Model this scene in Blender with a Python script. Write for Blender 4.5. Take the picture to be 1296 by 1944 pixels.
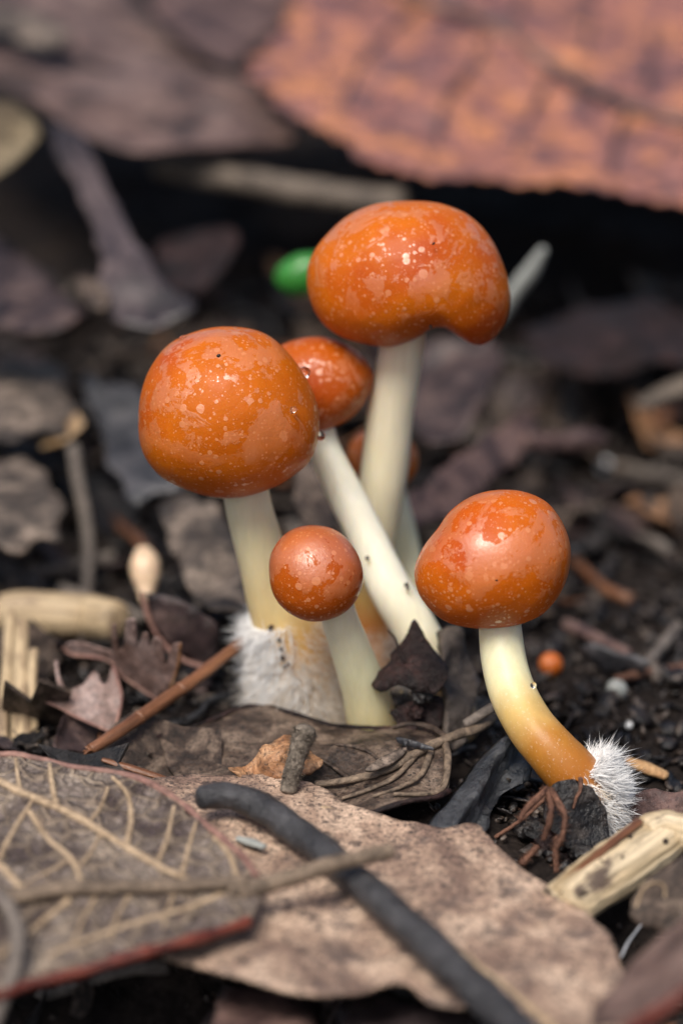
import bpy, math, random
from mathutils import Vector, noise, Matrix
from mathutils.geometry import delaunay_2d_cdt

# ------------------------------------------------------------------ scene, camera, light
for o in list(bpy.data.objects):
    bpy.data.objects.remove(o)
scene = bpy.context.scene
COL = scene.collection
CM = 0.01                                   # everything below is laid out in centimetres
PITCH = math.radians(20)
FWD = Vector((0, math.cos(PITCH), -math.sin(PITCH)))
UP = Vector((0, math.sin(PITCH), math.cos(PITCH)))
RIGHT = Vector((1, 0, 0))
CAMP = Vector((0.2, -27.48, 12.20))
KPX = 190.0 * 30.0                          # photo pixels per unit of tangent

cam_d = bpy.data.cameras.new('camera')
cam = bpy.data.objects.new('camera', cam_d)
COL.objects.link(cam)
cam.location = CAMP * CM
cam.rotation_euler = (math.radians(90) - PITCH, 0, 0)
cam_d.sensor_fit = 'HORIZONTAL'
cam_d.sensor_width = 24
cam_d.lens = 24 * KPX / 1296
cam_d.clip_start = 0.01
cam_d.clip_end = 60
cam_d.dof.use_dof = True
cam_d.dof.focus_distance = 0.2785
cam_d.dof.aperture_fstop = 12.5
scene.camera = cam

SUN_EL, SUN_AZ = math.radians(57), math.radians(204)     # azimuth clockwise from +Y
sdir = Vector((math.sin(SUN_AZ) * math.cos(SUN_EL), math.cos(SUN_AZ) * math.cos(SUN_EL), math.sin(SUN_EL)))
w = bpy.data.worlds.new('World')
scene.world = w
w.use_nodes = True
wn = w.node_tree
bg = wn.nodes['Background']
sky = wn.nodes.new('ShaderNodeTexSky')
sky.sky_type = 'NISHITA'
sky.sun_disc = False
sky.sun_elevation = SUN_EL
sky.sun_rotation = SUN_AZ
sky.air_density = 1.0
sky.dust_density = 4.0
sky.ozone_density = 1.0
wn.links.new(sky.outputs[0], bg.inputs[0])
bg.inputs[1].default_value = 0.05
sl = bpy.data.lights.new('sun', 'SUN')
sl.energy = 1.5
sl.angle = math.radians(27)
sl.color = (1.0, 0.95, 0.87)
so = bpy.data.objects.new('sun', sl)
COL.objects.link(so)
so.rotation_euler = sdir.to_track_quat('Z', 'Y').to_euler()
so.location = (0, 0, 2)
vs = scene.view_settings
vs.view_transform = 'Standard'
vs.look = 'None'
vs.gamma = 1.0
vs.use_curve_mapping = False
vs.exposure = 1.28
scene.render.engine = 'CYCLES'
scene.cycles.use_denoising = True
scene.cycles.max_bounces = 8
scene.cycles.sample_clamp_indirect = 6.0

# ------------------------------------------------------------------ helpers
R = random.Random(7)


def ray(px, py):
    return FWD + RIGHT * ((px - 648) / KPX) + UP * ((972 - py) / KPX)


def at(px, py, y):
    """point on the ray of a photo pixel where it meets the upright plane y (cm)"""
    d = ray(px, py)
    return CAMP + d * ((y - CAMP.y) / d.y)


def onz(px, py, z=0.0):
    d = ray(px, py)
    return CAMP + d * ((z - CAMP.z) / d.z)


def sstep(a, b, x):
    t = max(0.0, min(1.0, (x - a) / (b - a)))
    return t * t * (3 - 2 * t)


def n3(x, y, z=0.0):
    return noise.noise(Vector((x, y, z)))


def gh(x, y):
    """height of the soil (cm)"""
    h = 2.1 * sstep(5.5, 15.0, y) + 1.2 * sstep(14, 40, y)
    h -= 1.5 * sstep(-3.0, -5.2, y)
    h -= 0.15 * sstep(1.5, 3.0, x) * sstep(1, -2, y)
    h += 0.22 * n3(x * .7, y * .7, 3) + 0.10 * n3(x * 2.1, y * 2.1, 9) + 0.05 * n3(x * 5, y * 5, 1)
    return h - 0.05


def ong(px, py, dz=0.0):
    p = onz(px, py, 0)
    for _ in range(25):
        z = gh(p.x, p.y) + dz
        q = onz(px, py, z)
        p = p.lerp(q, 0.6)
    return p


ORIG = {}


def tagit(o, label, cat, group=None, kind=None):
    if label:
        o['label'] = label
    if cat:
        o['category'] = cat
    if group:
        o['group'] = group
    if kind:
        o['kind'] = kind
    return o


def thing(name, label, cat, base, group=None):
    o = bpy.data.objects.new(name, None)
    o.empty_display_size = 0.005
    COL.objects.link(o)
    o.location = base * CM
    ORIG[o.name] = Vector(base)
    return tagit(o, label, cat, group)


def mesh(name, V, F, mat, parent=None, smooth=True, attrs=None, origin=None):
    """V in cm, world"""
    V = [Vector(v) for v in V]
    if parent is not None:
        og = ORIG[parent.name]
    elif origin is not None:
        og = Vector(origin)
    else:
        n = len(V)
        og = Vector((sum(v.x for v in V) / n, sum(v.y for v in V) / n, min(v.z for v in V)))
    me = bpy.data.meshes.new(name)
    me.from_pydata([((v - og) * CM)[:] for v in V], [], F)
    if smooth:
        me.polygons.foreach_set('use_smooth', [True] * len(me.polygons))
    if attrs:
        for k, vals in attrs.items():
            a = me.attributes.new(k, 'FLOAT', 'POINT')
            a.data.foreach_set('value', vals)
    if len(FIB) == 3 * len(V):
        a = me.attributes.new('fib', 'FLOAT_VECTOR', 'POINT')
        a.data.foreach_set('vector', FIB)
    me.update()
    o = bpy.data.objects.new(name, me)
    COL.objects.link(o)
    if mat:
        me.materials.append(mat)
    if parent is not None:
        o.parent = parent
        ORIG[o.name] = og
    else:
        o.location = og * CM
        ORIG[o.name] = og
    return o


def catmull(P, n):
    """smooth path through rows of numbers, n samples"""
    P = [list(p) for p in P]
    m = len(P) - 1
    out = []
    for k in range(n):
        s = k / (n - 1) * m
        i = min(int(s), m - 1)
        t = s - i
        p0, p1, p2, p3 = P[max(i - 1, 0)], P[i], P[i + 1], P[min(i + 2, m)]
        out.append([0.5 * (2 * b + (c - a) * t + (2 * a - 5 * b + 4 * c - d) * t * t + (3 * b - a - 3 * c + d) * t ** 3)
                    for a, b, c, d in zip(p0, p1, p2, p3)])
    return out


FIB = []


def tube(pts, seg=12, n=24, rough=0.0, rfreq=3.0, flat=1.0, flatdir=None, round_end=(True, True), ridge=0.0, nridge=7, seed=0):
    """pts: rows (x,y,z,r) in cm -> verts, faces, attribute t"""
    S = catmull(pts, n)
    C = [Vector(s[:3]) for s in S]
    rad = [max(s[3], 0.001) for s in S]
    V, F, T = [], [], []
    FIB.clear()
    prev = None
    rows = []
    for i, c in enumerate(C):
        tg = (C[min(i + 1, n - 1)] - C[max(i - 1, 0)]).normalized()
        if prev is None:
            a = Vector(flatdir) if flatdir is not None else (Vector((0, 0, 1)) if abs(tg.z) < .9 else Vector((0, 1, 0)))
        else:
            a = prev
        a = (a - tg * a.dot(tg)).normalized()
        prev = a
        b = tg.cross(a)
        rows.append((c, a, b, tg, rad[i], i / (n - 1)))
    ext = []
    if round_end[0]:
        c, a, b, tg, r, t = rows[0]
        for f, s in ((.95, .3), (.75, .66), (.4, .92)):
            ext.insert(0, (c - tg * r * s * .55, a, b, tg, r * f, 0.0))
    tail = []
    if round_end[1]:
        c, a, b, tg, r, t = rows[-1]
        for f, s in ((.95, .3), (.75, .66), (.4, .92)):
            tail.append((c + tg * r * s * .55, a, b, tg, r * f, 1.0))
    rows = ext + rows + tail
    plen = sum((C[i + 1] - C[i]).length for i in range(n - 1))
    for (c, a, b, tg, r, t) in rows:
        for k in range(seg):
            an = 2 * math.pi * k / seg
            d = a * (math.cos(an) * flat) + b * math.sin(an)
            rr = r
            if rough:
                q = c * rfreq + d * (r * rfreq)
                rr *= 1 + rough * (noise.noise(q + Vector((seed, 0, 0))) + .5 * noise.noise(q * 2.7 + Vector((0, seed, 0))))
            if ridge:
                rr *= 1 + ridge * math.sin(nridge * an + 2 * n3(t * 2, seed, an * .3))
            V.append(c + d * rr)
            T.append(t)
            FIB.extend((t * plen, math.cos(an) * r, math.sin(an) * r))
    m = len(rows)
    for i in range(m - 1):
        for k in range(seg):
            k2 = (k + 1) % seg
            F.append((i * seg + k, i * seg + k2, (i + 1) * seg + k2, (i + 1) * seg + k))
    F.append(tuple(reversed(range(seg))))
    F.append(tuple((m - 1) * seg + k for k in range(seg)))
    return V, F, T


def pxpath(rows, pxw=None):
    """rows (px, py, halfwidth_px, y) -> (x,y,z,r) cm"""
    out = []
    for px, py, hw, y in rows:
        p = at(px, py, y)
        dep = (p - CAMP).dot(FWD)
        out.append((p.x, p.y, p.z, hw * dep / KPX))
    return out


def zpath(rows):
    """rows (px, py, halfwidth_px, z): lie at height z"""
    out = []
    for px, py, hw, z in rows:
        p = onz(px, py, z)
        dep = (p - CAMP).dot(FWD)
        out.append((p.x, p.y, p.z, hw * dep / KPX))
    return out


def gpath(rows):
    """rows (px, py, halfwidth_px, lift): lie on the soil"""
    out = []
    for px, py, hw, dz in rows:
        p = ong(px, py, dz)
        dep = (p - CAMP).dot(FWD)
        out.append((p.x, p.y, p.z, hw * dep / KPX))
    return out


# ------------------------------------------------------------------ materials
class NT:
    def __init__(s, name):
        s.m = bpy.data.materials.new(name)
        s.m.use_nodes = True
        s.t = s.m.node_tree
        s.b = s.t.nodes['Principled BSDF']

    def n(s, typ, **kw):
        nd = s.t.nodes.new(typ)
        for k, v in kw.items():
            setattr(nd, k, v)
        return nd

    def l(s, a, b):
        s.t.links.new(a, b)

    def coords(s, seed=0.0, stretch=(1, 1, 1), rnd=True):
        tc = s.n('ShaderNodeTexCoord')
        mp = s.n('ShaderNodeMapping')
        mp.inputs['Scale'].default_value = [100 * q for q in stretch]
        mp.inputs['Location'].default_value = (seed * 3.1, seed * 7.7, seed * 1.3)
        s.l(tc.outputs['Object'], mp.inputs[0])
        if not rnd:
            return mp.outputs[0]
        oi = s.n('ShaderNodeObjectInfo')
        ml = s.n('ShaderNodeMath', operation='MULTIPLY')
        ml.inputs[1].default_value = 37.0
        s.l(oi.outputs['Random'], ml.inputs[0])
        ad = s.n('ShaderNodeVectorMath', operation='ADD')
        s.l(mp.outputs[0], ad.inputs[0])
        s.l(ml.outputs[0], ad.inputs[1])
        return ad.outputs[0]

    def fibre(s, stretch=.14):
        a = s.n('ShaderNodeAttribute')
        a.attribute_name = 'fib'
        mp = s.n('ShaderNodeMapping')
        mp.inputs['Scale'].default_value = (stretch, 1, 1)
        s.l(a.outputs['Vector'], mp.inputs[0])
        return mp.outputs[0]

    def noise(s, vec, scale, detail=4, rough=.55, dist=0.0):
        nd = s.n('ShaderNodeTexNoise')
        nd.inputs['Scale'].default_value = scale
        nd.inputs['Detail'].default_value = detail
        nd.inputs['Roughness'].default_value = rough
        nd.inputs['Distortion'].default_value = dist
        s.l(vec, nd.inputs['Vector'])
        return nd.outputs[0]

    def voro(s, vec, scale, feature='F1', out=0, rand=1.0):
        nd = s.n('ShaderNodeTexVoronoi')
        nd.feature = feature
        nd.inputs['Scale'].default_value = scale
        nd.inputs['Randomness'].default_value = rand
        s.l(vec, nd.inputs['Vector'])
        return nd.outputs[out], nd

    def ramp(s, fac, stops, interp='LINEAR'):
        nd = s.n('ShaderNodeValToRGB')
        cr = nd.color_ramp
        cr.interpolation = interp
        while len(cr.elements) < len(stops):
            cr.elements.new(0.5)
        for e, (p, c) in zip(cr.elements, stops):
            e.position = p
            e.color = (*c, 1) if not isinstance(c, (int, float)) else (c, c, c, 1)
        s.l(fac, nd.inputs[0])
        return nd.outputs[0]

    def math(s, op, a, b=None, clamp=False):
        nd = s.n('ShaderNodeMath', operation=op)
        nd.use_clamp = clamp
        for i, q in enumerate((a, b)):
            if q is None:
                continue
            if isinstance(q, (int, float)):
                nd.inputs[i].default_value = q
            else:
                s.l(q, nd.inputs[i])
        return nd.outputs[0]

    def mix(s, fac, a, b, blend='MIX'):
        nd = s.n('ShaderNodeMix')
        nd.data_type = 'RGBA'
        nd.blend_type = blend
        for i, q in ((0, fac), (6, a), (7, b)):
            if isinstance(q, (int, float)):
                nd.inputs[i].default_value = q if i == 0 else (q, q, q, 1)
            elif isinstance(q, tuple):
                nd.inputs[i].default_value = (*q, 1)
            else:
                s.l(q, nd.inputs[i])
        return nd.outputs[2]

    def bump(s, h, strength, dist_cm):
        nd = s.n('ShaderNodeBump')
        nd.inputs['Strength'].default_value = strength
        nd.inputs['Distance'].default_value = dist_cm * CM
        s.l(h, nd.inputs['Height'])
        s.l(nd.outputs[0], s.b.inputs['Normal'])
        return nd

    def set(s, **kw):
        names = dict(col='Base Color', rough='Roughness', spec='Specular IOR Level', coat='Coat Weight', coatr='Coat Roughness',
                     sss='Subsurface Weight', ssr='Subsurface Radius', sscale='Subsurface Scale', trans='Transmission Weight', ior='IOR')
        for k, v in kw.items():
            i = s.b.inputs[names[k]]
            if hasattr(v, 'links') or hasattr(v, 'is_linked'):
                s.l(v, i)
            elif k == 'col':
                i.default_value = (*v, 1)
            else:
                i.default_value = v
        return s.m


def leafmat(name, c1, c2, c3, speck=0.35, speckcol=(.02, .015, .013), rough=.5, scale=1.2, bump=.5, fine=22, spec=.45, cell=0.0, cellcol=None, seed=0.0, blotch=0.0):
    m = NT(name)
    v = m.coords(seed)
    a = m.noise(v, scale, 7, .62, .6)
    col = m.ramp(a, [(.39, c1), (.5, c2), (.61, c3)])
    f = m.noise(v, fine, 5, .65)
    col = m.mix(.75, col, m.ramp(f, [(.3, .30), (.5, .95), (.72, 1.7)]), 'MULTIPLY')
    sp = m.noise(v, 7, 5, .7)
    spm = m.ramp(sp, [(.55, 0), (.62, 1)])
    sp2 = m.noise(v, 30, 2, .5)
    spm2 = m.ramp(sp2, [(.6, 0), (.66, 1)])
    if blotch:
        bt = m.ramp(m.noise(v, 2.6, 6, .7, .4), [(.53, 0), (.63, 1)])
        col = m.mix(m.math('MULTIPLY', bt, blotch), col, (.075, .06, .06))
    col = m.mix(m.math('MULTIPLY', spm, speck), col, speckcol)
    col = m.mix(m.math('MULTIPLY', spm2, speck * 1.4, True), col, speckcol)
    h = m.math('ADD', m.math('MULTIPLY', f, .6), m.math('MULTIPLY', sp, 1.0))
    if cell:
        wv = m.n('ShaderNodeTexNoise')
        wv.inputs['Scale'].default_value = cell * .9
        wv.inputs['Detail'].default_value = 3
        m.l(v, wv.inputs['Vector'])
        sc_ = m.n('ShaderNodeVectorMath', operation='SCALE')
        m.l(wv.outputs['Color'], sc_.inputs[0])
        sc_.inputs['Scale'].default_value = .9 / cell
        ad_ = m.n('ShaderNodeVectorMath', operation='ADD')
        m.l(v, ad_.inputs[0])
        m.l(sc_.outputs[0], ad_.inputs[1])
        dist, nd = m.voro(ad_.outputs[0], cell, 'DISTANCE_TO_EDGE')
        dist2, nd2 = m.voro(ad_.outputs[0], cell * 3.1, 'DISTANCE_TO_EDGE')
        e1 = m.ramp(dist, [(.015, 1), (.11, 0)])
        e2 = m.math('MULTIPLY', m.ramp(dist2, [(.01, 1), (.13, 0)]), .5)
        e = m.math('MAXIMUM', e1, e2)
        col = m.mix(m.math('MULTIPLY', e, .42), col, cellcol)
        h = m.math('ADD', h, m.math('MULTIPLY', e, 1.6))
    r = m.math('ADD', m.math('MULTIPLY', m.noise(v, 4, 4), .4), rough - .2)
    m.bump(h, bump, .035)
    return m.set(col=col, rough=r, spec=spec)


def barkmat(name, c1, c2, rough=.55, stretch=(1, 1, 1), fine=18, bump=.6, spec=.4, seed=0.0, stain=None, stain_amt=.8, fibre=0):
    m = NT(name)
    v = m.fibre(fibre) if fibre else m.coords(seed, stretch)
    a = m.noise(v, fine * .25, 6, .65, .3)
    f = m.noise(v, fine, 6, .7)
    col = m.ramp(a, [(.3, c1), (.7, c2)])
    col = m.mix(.8, col, m.ramp(f, [(.28, .35), (.5, 1.0), (.75, 1.6)]), 'MULTIPLY')
    if stain:
        s_ = m.ramp(m.noise(m.fibre(.35) if fibre else m.coords(seed + 4), 3.2, 6, .7), [(.54, 0), (.62, 1)])
        col = m.mix(m.math('MULTIPLY', s_, stain_amt), col, stain)
    m.bump(m.math('ADD', f, a), bump, .03)
    return m.set(col=col, rough=rough, spec=spec)


def capmat(name, seed, deep=(.42, .085, .002), light=(.52, .118, .003), red=(.42, .064, .005)):
    m = NT(name)
    v = m.coords(seed, rnd=False)
    a = m.noise(v, 1.0, 3, .5)
    col = m.ramp(a, [(.3, deep), (.52, light), (.72, red)])
    # dried film: irregular sharp-edged islands, plus spots of many sizes
    f1 = m.noise(v, 1.35, 10, .68, .5)
    film = m.ramp(f1, [(.52, 0), (.535, 1)])
    f2 = m.noise(v, 3.6, 7, .68, .6)
    film2 = m.ramp(f2, [(.575, 0), (.59, 1)])
    spots = None
    for sc, th in ((6.5, .20), (13, .22), (27, .24)):
        d, nd = m.voro(v, sc)
        rc = m.n('ShaderNodeSeparateColor')
        m.l(nd.outputs['Color'], rc.inputs[0])
        sz = m.math('MULTIPLY', m.math('POWER', rc.outputs[0], 2.3), th * 1.75)
        wob = m.math('MULTIPLY', m.math('SUBTRACT', m.noise(v, sc * 2.2, 3), .5), .12)
        s_ = m.math('SUBTRACT', sz, m.math('ADD', d, wob))
        s_ = m.ramp(m.math('MULTIPLY', s_, 9.0), [(.0, 0), (.25, 1)])
        spots = s_ if spots is None else m.math('MAXIMUM', spots, s_)
    dust = m.ramp(m.noise(v, 45, 2, .5), [(.62, 0), (.7, 1)])
    big = m.math('MAXIMUM', m.math('MULTIPLY', film, .75), m.math('MULTIPLY', film2, .8))
    msk = m.math('MAXIMUM', big, m.math('MULTIPLY', spots, .85))
    # film kept to the upper side; its pale colour there also paints in sky sheen
    tcg = m.n('ShaderNodeTexCoord')
    sx = m.n('ShaderNodeSeparateXYZ')
    m.l(tcg.outputs['Generated'], sx.inputs[0])
    upper = m.ramp(m.math('ADD', sx.outputs[2], m.math('MULTIPLY', m.math('SUBTRACT', f2, .5), .5)), [(.30, .08), (.48, 1)])
    big = m.math('MULTIPLY', big, upper)
    msk = m.math('MAXIMUM', big, m.math('MULTIPLY', spots, .85))
    grain = m.noise(v, 34, 5, .7)
    msk = m.math('MULTIPLY', msk, m.ramp(grain, [(.3, .55), (.55, 1)]))
    msk = m.math('MAXIMUM', msk, m.math('MULTIPLY', dust, .4))
    pale = m.math('MAXIMUM', m.math('MULTIPLY', big, .32), m.math('MULTIPLY', spots, .52))
    pale = m.math('MAXIMUM', pale, m.math('MULTIPLY', dust, .25))
    col = m.mix(pale, col, (.74, .30, .13))
    rg = m.math('SUBTRACT', .46, m.math('MULTIPLY', msk, .20))
    h = m.math('ADD', m.math('MULTIPLY', m.noise(v, 2.2, 3), 1.3), m.math('MULTIPLY', msk, .14))
    h = m.math('ADD', h, m.math('MULTIPLY', grain, .2))
    m.bump(h, .4, .05)
    co = m.math('ADD', m.math('MULTIPLY', msk, .9), .05)
    m.set(col=col, rough=rg, spec=m.math('ADD', m.math('MULTIPLY', msk, .75), .16), coat=co, coatr=.24, sss=.22, sscale=.0014)
    m.b.inputs['Subsurface Radius'].default_value = (1.0, .35, .08)
    return m.m


def stemmat(name, stops, seed, stretch=1.0):
    m = NT(name)
    v = m.coords(seed, (1, 1, .16), rnd=False)
    at_ = m.n('ShaderNodeAttribute')
    at_.attribute_name = 't'
    fib = m.noise(v, 11, 6, .6)
    vv = m.coords(seed + 2, rnd=False)
    bl = m.noise(vv, 2.5, 5, .6)
    tt = m.math('ADD', at_.outputs['Fac'], m.math('MULTIPLY', m.math('SUBTRACT', bl, .5), .10))
    col = m.ramp(tt, stops)
    col = m.mix(.55, col, m.ramp(fib, [(.3, .88), (.7, 1.12)]), 'MULTIPLY')
    dots = m.ramp(m.noise(vv, 40, 2), [(.62, 0), (.7, 1)])
    col = m.mix(m.math('MULTIPLY', dots, .18), col, (.9, .82, .7))
    m.bump(m.math('ADD', fib, m.math('MULTIPLY', dots, .4)), .25, .02)
    m.set(col=col, rough=.42, spec=.4, sss=.6, sscale=.0026)
    m.b.inputs['Subsurface Radius'].default_value = (1.0, .75, .42)
    return m.m


def plainmat(name, col, rough=.5, spec=.5, sss=0.0):
    m = NT(name)
    v = m.coords(1)
    c = m.mix(.5, col, m.ramp(m.noise(v, 12, 4), [(.3, .6), (.7, 1.3)]), 'MULTIPLY')
    m.set(col=c, rough=rough, spec=spec)
    if sss:
        m.set(sss=sss, sscale=.001)
    return m.m


M = {}
# soil: dark humus with grains
ms = NT('soil')
v_ = ms.coords(0, rnd=False)
a_ = ms.noise(v_, 1.4, 8, .65)
b_ = ms.noise(v_, 9, 6, .7)
cs = ms.ramp(a_, [(.3, (.010, .008, .008)), (.55, (.022, .017, .015)), (.75, (.05, .037, .03))])
cs = ms.mix(.9, cs, ms.ramp(b_, [(.3, .4), (.7, 1.6)]), 'MULTIPLY')
ms.bump(ms.math('ADD', a_, ms.math('MULTIPLY', b_, .6)), .9, .12)
M['soil'] = ms.set(col=cs, rough=.8, spec=.08)

mc = NT('crumb')
v_ = mc.coords(3, rnd=False)
a_ = mc.noise(v_, 5.0, 3, .6)
cs = mc.ramp(a_, [(.40, (.006, .005, .006)), (.5, (.016, .012, .011)), (.58, (.06, .042, .032)), (.70, (.15, .12, .10))])
cs = mc.mix(.8, cs, mc.ramp(mc.noise(v_, 20, 5), [(.3, .4), (.7, 1.6)]), 'MULTIPLY')
mc.bump(mc.noise(v_, 16, 5), .8, .05)
M['crumb'] = mc.set(col=cs, rough=.36, spec=.5)

M['leaf_front_tan'] = leafmat('leaf_front_tan', (.20, .13, .10), (.38, .26, .19), (.54, .39, .29), speck=.75, speckcol=(.05, .038, .036), rough=.6, scale=1.7, bump=.9, fine=24, seed=2, spec=.3, blotch=.65)
M['leaf_under'] = leafmat('leaf_under', (.07, .05, .048), (.19, .15, .13), (.32, .26, .215), speck=.35, speckcol=(.04, .028, .028), rough=.62, scale=2.0, bump=1.0, cell=3.4, cellcol=(.40, .30, .20), seed=5, spec=.3)
M['vein_tan'] = barkmat('vein_tan', (.26, .18, .11), (.50, .37, .245), fine=16, bump=.6, spec=.3)
M['petiole'] = barkmat('petiole', (.07, .05, .036), (.30, .22, .155), fine=26, bump=.8)
M['rim_red'] = barkmat('rim_red', (.045, .008, .008), (.19, .045, .026), rough=.38, fine=9)
M['rim_brown'] = barkmat('rim_brown', (.16, .075, .065), (.30, .17, .13), rough=.5, fine=14)
M['leaf_mid'] = leafmat('leaf_mid', (.026, .017, .013), (.075, .050, .037), (.18, .13, .097), speck=.6, speckcol=(.008, .006, .006), rough=.46, scale=2.6, bump=1.2, fine=18, seed=8, spec=.4)
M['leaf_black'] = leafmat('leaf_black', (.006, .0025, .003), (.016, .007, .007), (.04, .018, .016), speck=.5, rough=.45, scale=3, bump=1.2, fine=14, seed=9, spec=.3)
M['leaf_charcoal'] = leafmat('leaf_charcoal', (.005, .005, .006), (.014, .012, .012), (.05, .040, .035), speck=.5, rough=.34, scale=3, bump=1.3, fine=12, seed=11, spec=.55)
M['leaf_red'] = leafmat('leaf_red', (.10, .055, .06), (.33, .135, .105), (.58, .235, .10), speck=.6, speckcol=(.085, .05, .06), rough=.5, scale=1.5, bump=.6, fine=5, seed=3, cell=1.7, cellcol=(.17, .07, .07), spec=.35)
M['leaf_dull'] = leafmat('leaf_dull', (.07, .05, .03), (.14, .105, .06), (.20, .155, .095), speck=.4, rough=.55, scale=1.5, bump=.5, fine=9, seed=18, spec=.3)
M['stick_dull'] = barkmat('stick_dull', (.06, .048, .04), (.17, .135, .105), rough=.6, fine=10, spec=.25)
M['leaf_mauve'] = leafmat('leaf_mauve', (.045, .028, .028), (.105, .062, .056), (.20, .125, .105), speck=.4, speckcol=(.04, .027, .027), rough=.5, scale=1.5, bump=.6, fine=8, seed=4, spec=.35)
M['leaf_brown'] = leafmat('leaf_brown', (.055, .037, .033), (.135, .083, .072), (.21, .14, .118), speck=.4, speckcol=(.035, .026, .026), rough=.5, scale=1.3, bump=.5, fine=7, seed=6, spec=.35)
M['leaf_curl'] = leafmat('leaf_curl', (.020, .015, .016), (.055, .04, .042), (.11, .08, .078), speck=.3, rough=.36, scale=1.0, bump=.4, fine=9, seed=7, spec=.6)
M['leaf_grey'] = leafmat('leaf_grey', (.03, .024, .021), (.085, .065, .053), (.22, .17, .135), speck=.6, rough=.55, scale=2.2, bump=1.0, fine=12, seed=12, spec=.35)
M['leaf_ochre'] = leafmat('leaf_ochre', (.22, .13, .06), (.36, .23, .12), (.45, .31, .18), speck=.3, rough=.5, scale=1.4, bump=.5, fine=12, seed=13)
M['leaf_lobed'] = leafmat('leaf_lobed', (.13, .075, .06), (.21, .135, .115), (.28, .20, .18), speck=.25, rough=.46, scale=2.2, bump=.5, fine=16, seed=14)
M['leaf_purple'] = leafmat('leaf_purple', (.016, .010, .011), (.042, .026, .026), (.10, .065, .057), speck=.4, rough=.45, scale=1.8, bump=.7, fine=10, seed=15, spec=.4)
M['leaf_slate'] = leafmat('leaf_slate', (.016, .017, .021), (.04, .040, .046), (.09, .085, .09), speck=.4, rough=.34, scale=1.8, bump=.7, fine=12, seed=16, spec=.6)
M['leaf_orange'] = leafmat('leaf_orange', (.20, .09, .04), (.38, .19, .09), (.50, .29, .16), speck=.4, rough=.45, scale=3.5, bump=.9, fine=18, seed=17)
M['stick_black'] = barkmat('stick_black', (.008, .008, .010), (.058, .056, .060), rough=.42, fine=13, bump=1.0, spec=.55)
M['stick_red'] = barkmat('stick_red', (.10, .038, .018), (.28, .125, .06), rough=.34, fibre=.15, fine=14, bump=.6, spec=.5)
M['stick_grey'] = barkmat('stick_grey', (.09, .075, .065), (.20, .165, .14), rough=.6, fine=20)
M['stick_fibre'] = barkmat('stick_fibre', (.055, .045, .036), (.30, .25, .20), rough=.8, fine=34, bump=1.0, spec=.2)
M['stick_tan'] = barkmat('stick_tan', (.20, .15, .11), (.36, .28, .21), rough=.55, fine=12)
M['straw'] = barkmat('straw', (.27, .185, .10), (.56, .43, .27), rough=.42, fibre=.08, fine=14, bump=.8, stain=(.09, .05, .035), stain_amt=.55)
M['wood_pale'] = barkmat('wood_pale', (.40, .28, .145), (.74, .61, .42), rough=.40, fibre=.07, fine=19, bump=1.0, stain=(.05, .028, .028), stain_amt=.9, seed=3)
M['wood_end'] = barkmat('wood_end', (.32, .15, .06), (.55, .36, .18), rough=.6, fine=22)
M['bark_wet'] = barkmat('bark_wet', (.006, .009, .014), (.045, .048, .055), rough=.30, fine=12, bump=1.0, spec=.7)
M['bark_grey'] = barkmat('bark_grey', (.055, .042, .036), (.15, .12, .10), rough=.55, fine=15, bump=1.0)
M['root_red'] = barkmat('root_red', (.06, .024, .016), (.22, .105, .065), rough=.6, fine=24, bump=.9)
M['fuzz'] = plainmat('fuzz', (.94, .93, .92), .6, .3)
M['fuzz_pink'] = plainmat('fuzz_pink', (.92, .82, .70), .6, .3)
M['veil'] = plainmat('veil', (.80, .74, .60), .5, .3, .3)
M['bud'] = plainmat('bud', (.66, .48, .32), .35, .5, .2)
M['green'] = plainmat('green', (.035, .20, .03), .30, .5, .2)
M['bone'] = plainmat('bone', (.30, .31, .29), .45, .4)
M['white'] = plainmat('white', (.80, .82, .84), .3, .5)
M['speck'] = plainmat('speck', (.025, .012, .008), .5, .4)
M['thread'] = plainmat('thread', (.45, .46, .50), .4, .5)
mw = NT('water')
M['water'] = mw.set(col=(1, 1, 1), rough=.0, trans=1.0, ior=1.333)

# ------------------------------------------------------------------ setting: soil
xs, ys = [], []


def axis(lo, hi, fine_lo, fine_hi, st):
    out = []
    x = fine_lo
    while x <= fine_hi:
        out.append(x)
        x += st
    s, x = st, fine_hi
    while x < hi:
        s *= 1.25
        x += s
        out.append(x)
    s, x = st, fine_lo
    while x > lo:
        s *= 1.25
        x -= s
        out.insert(0, x)
    return out


xs = axis(-400, 400, -6, 6, .11)
ys = axis(-400, 600, -7, 16, .11)
V = []
for y in ys:
    for x in xs:
        V.append(Vector((x, y, gh(x, y) + (.05 * n3(x * 9, y * 9, 5) if -7 < y < 10 else 0))))
nx = len(xs)
F = [(j * nx + i, j * nx + i + 1, (j + 1) * nx + i + 1, (j + 1) * nx + i) for j in range(len(ys) - 1) for i in range(nx - 1)]
g = mesh('ground', V, F, M['soil'], origin=(0, 0, 0))
g['kind'] = 'structure'

# soil crumbs: uncountable grains of humus
ICO = []
phi = (1 + 5 ** .5) / 2
for a, b in ((1, phi), (-1, phi), (1, -phi), (-1, -phi)):
    ICO += [Vector((0, a, b)), Vector((a, b, 0)), Vector((b, 0, a))]
ICO = [v.normalized() for v in ICO]
import bmesh


def hull_faces(pts):
    bm = bmesh.new()
    vs_ = [bm.verts.new(p) for p in pts]
    bmesh.ops.convex_hull(bm, input=vs_)
    bm.verts.index_update()
    fs = [tuple(v.index for v in f.verts) for f in bm.faces]
    bm.free()
    return fs


ICOF = hull_faces(ICO)


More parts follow.
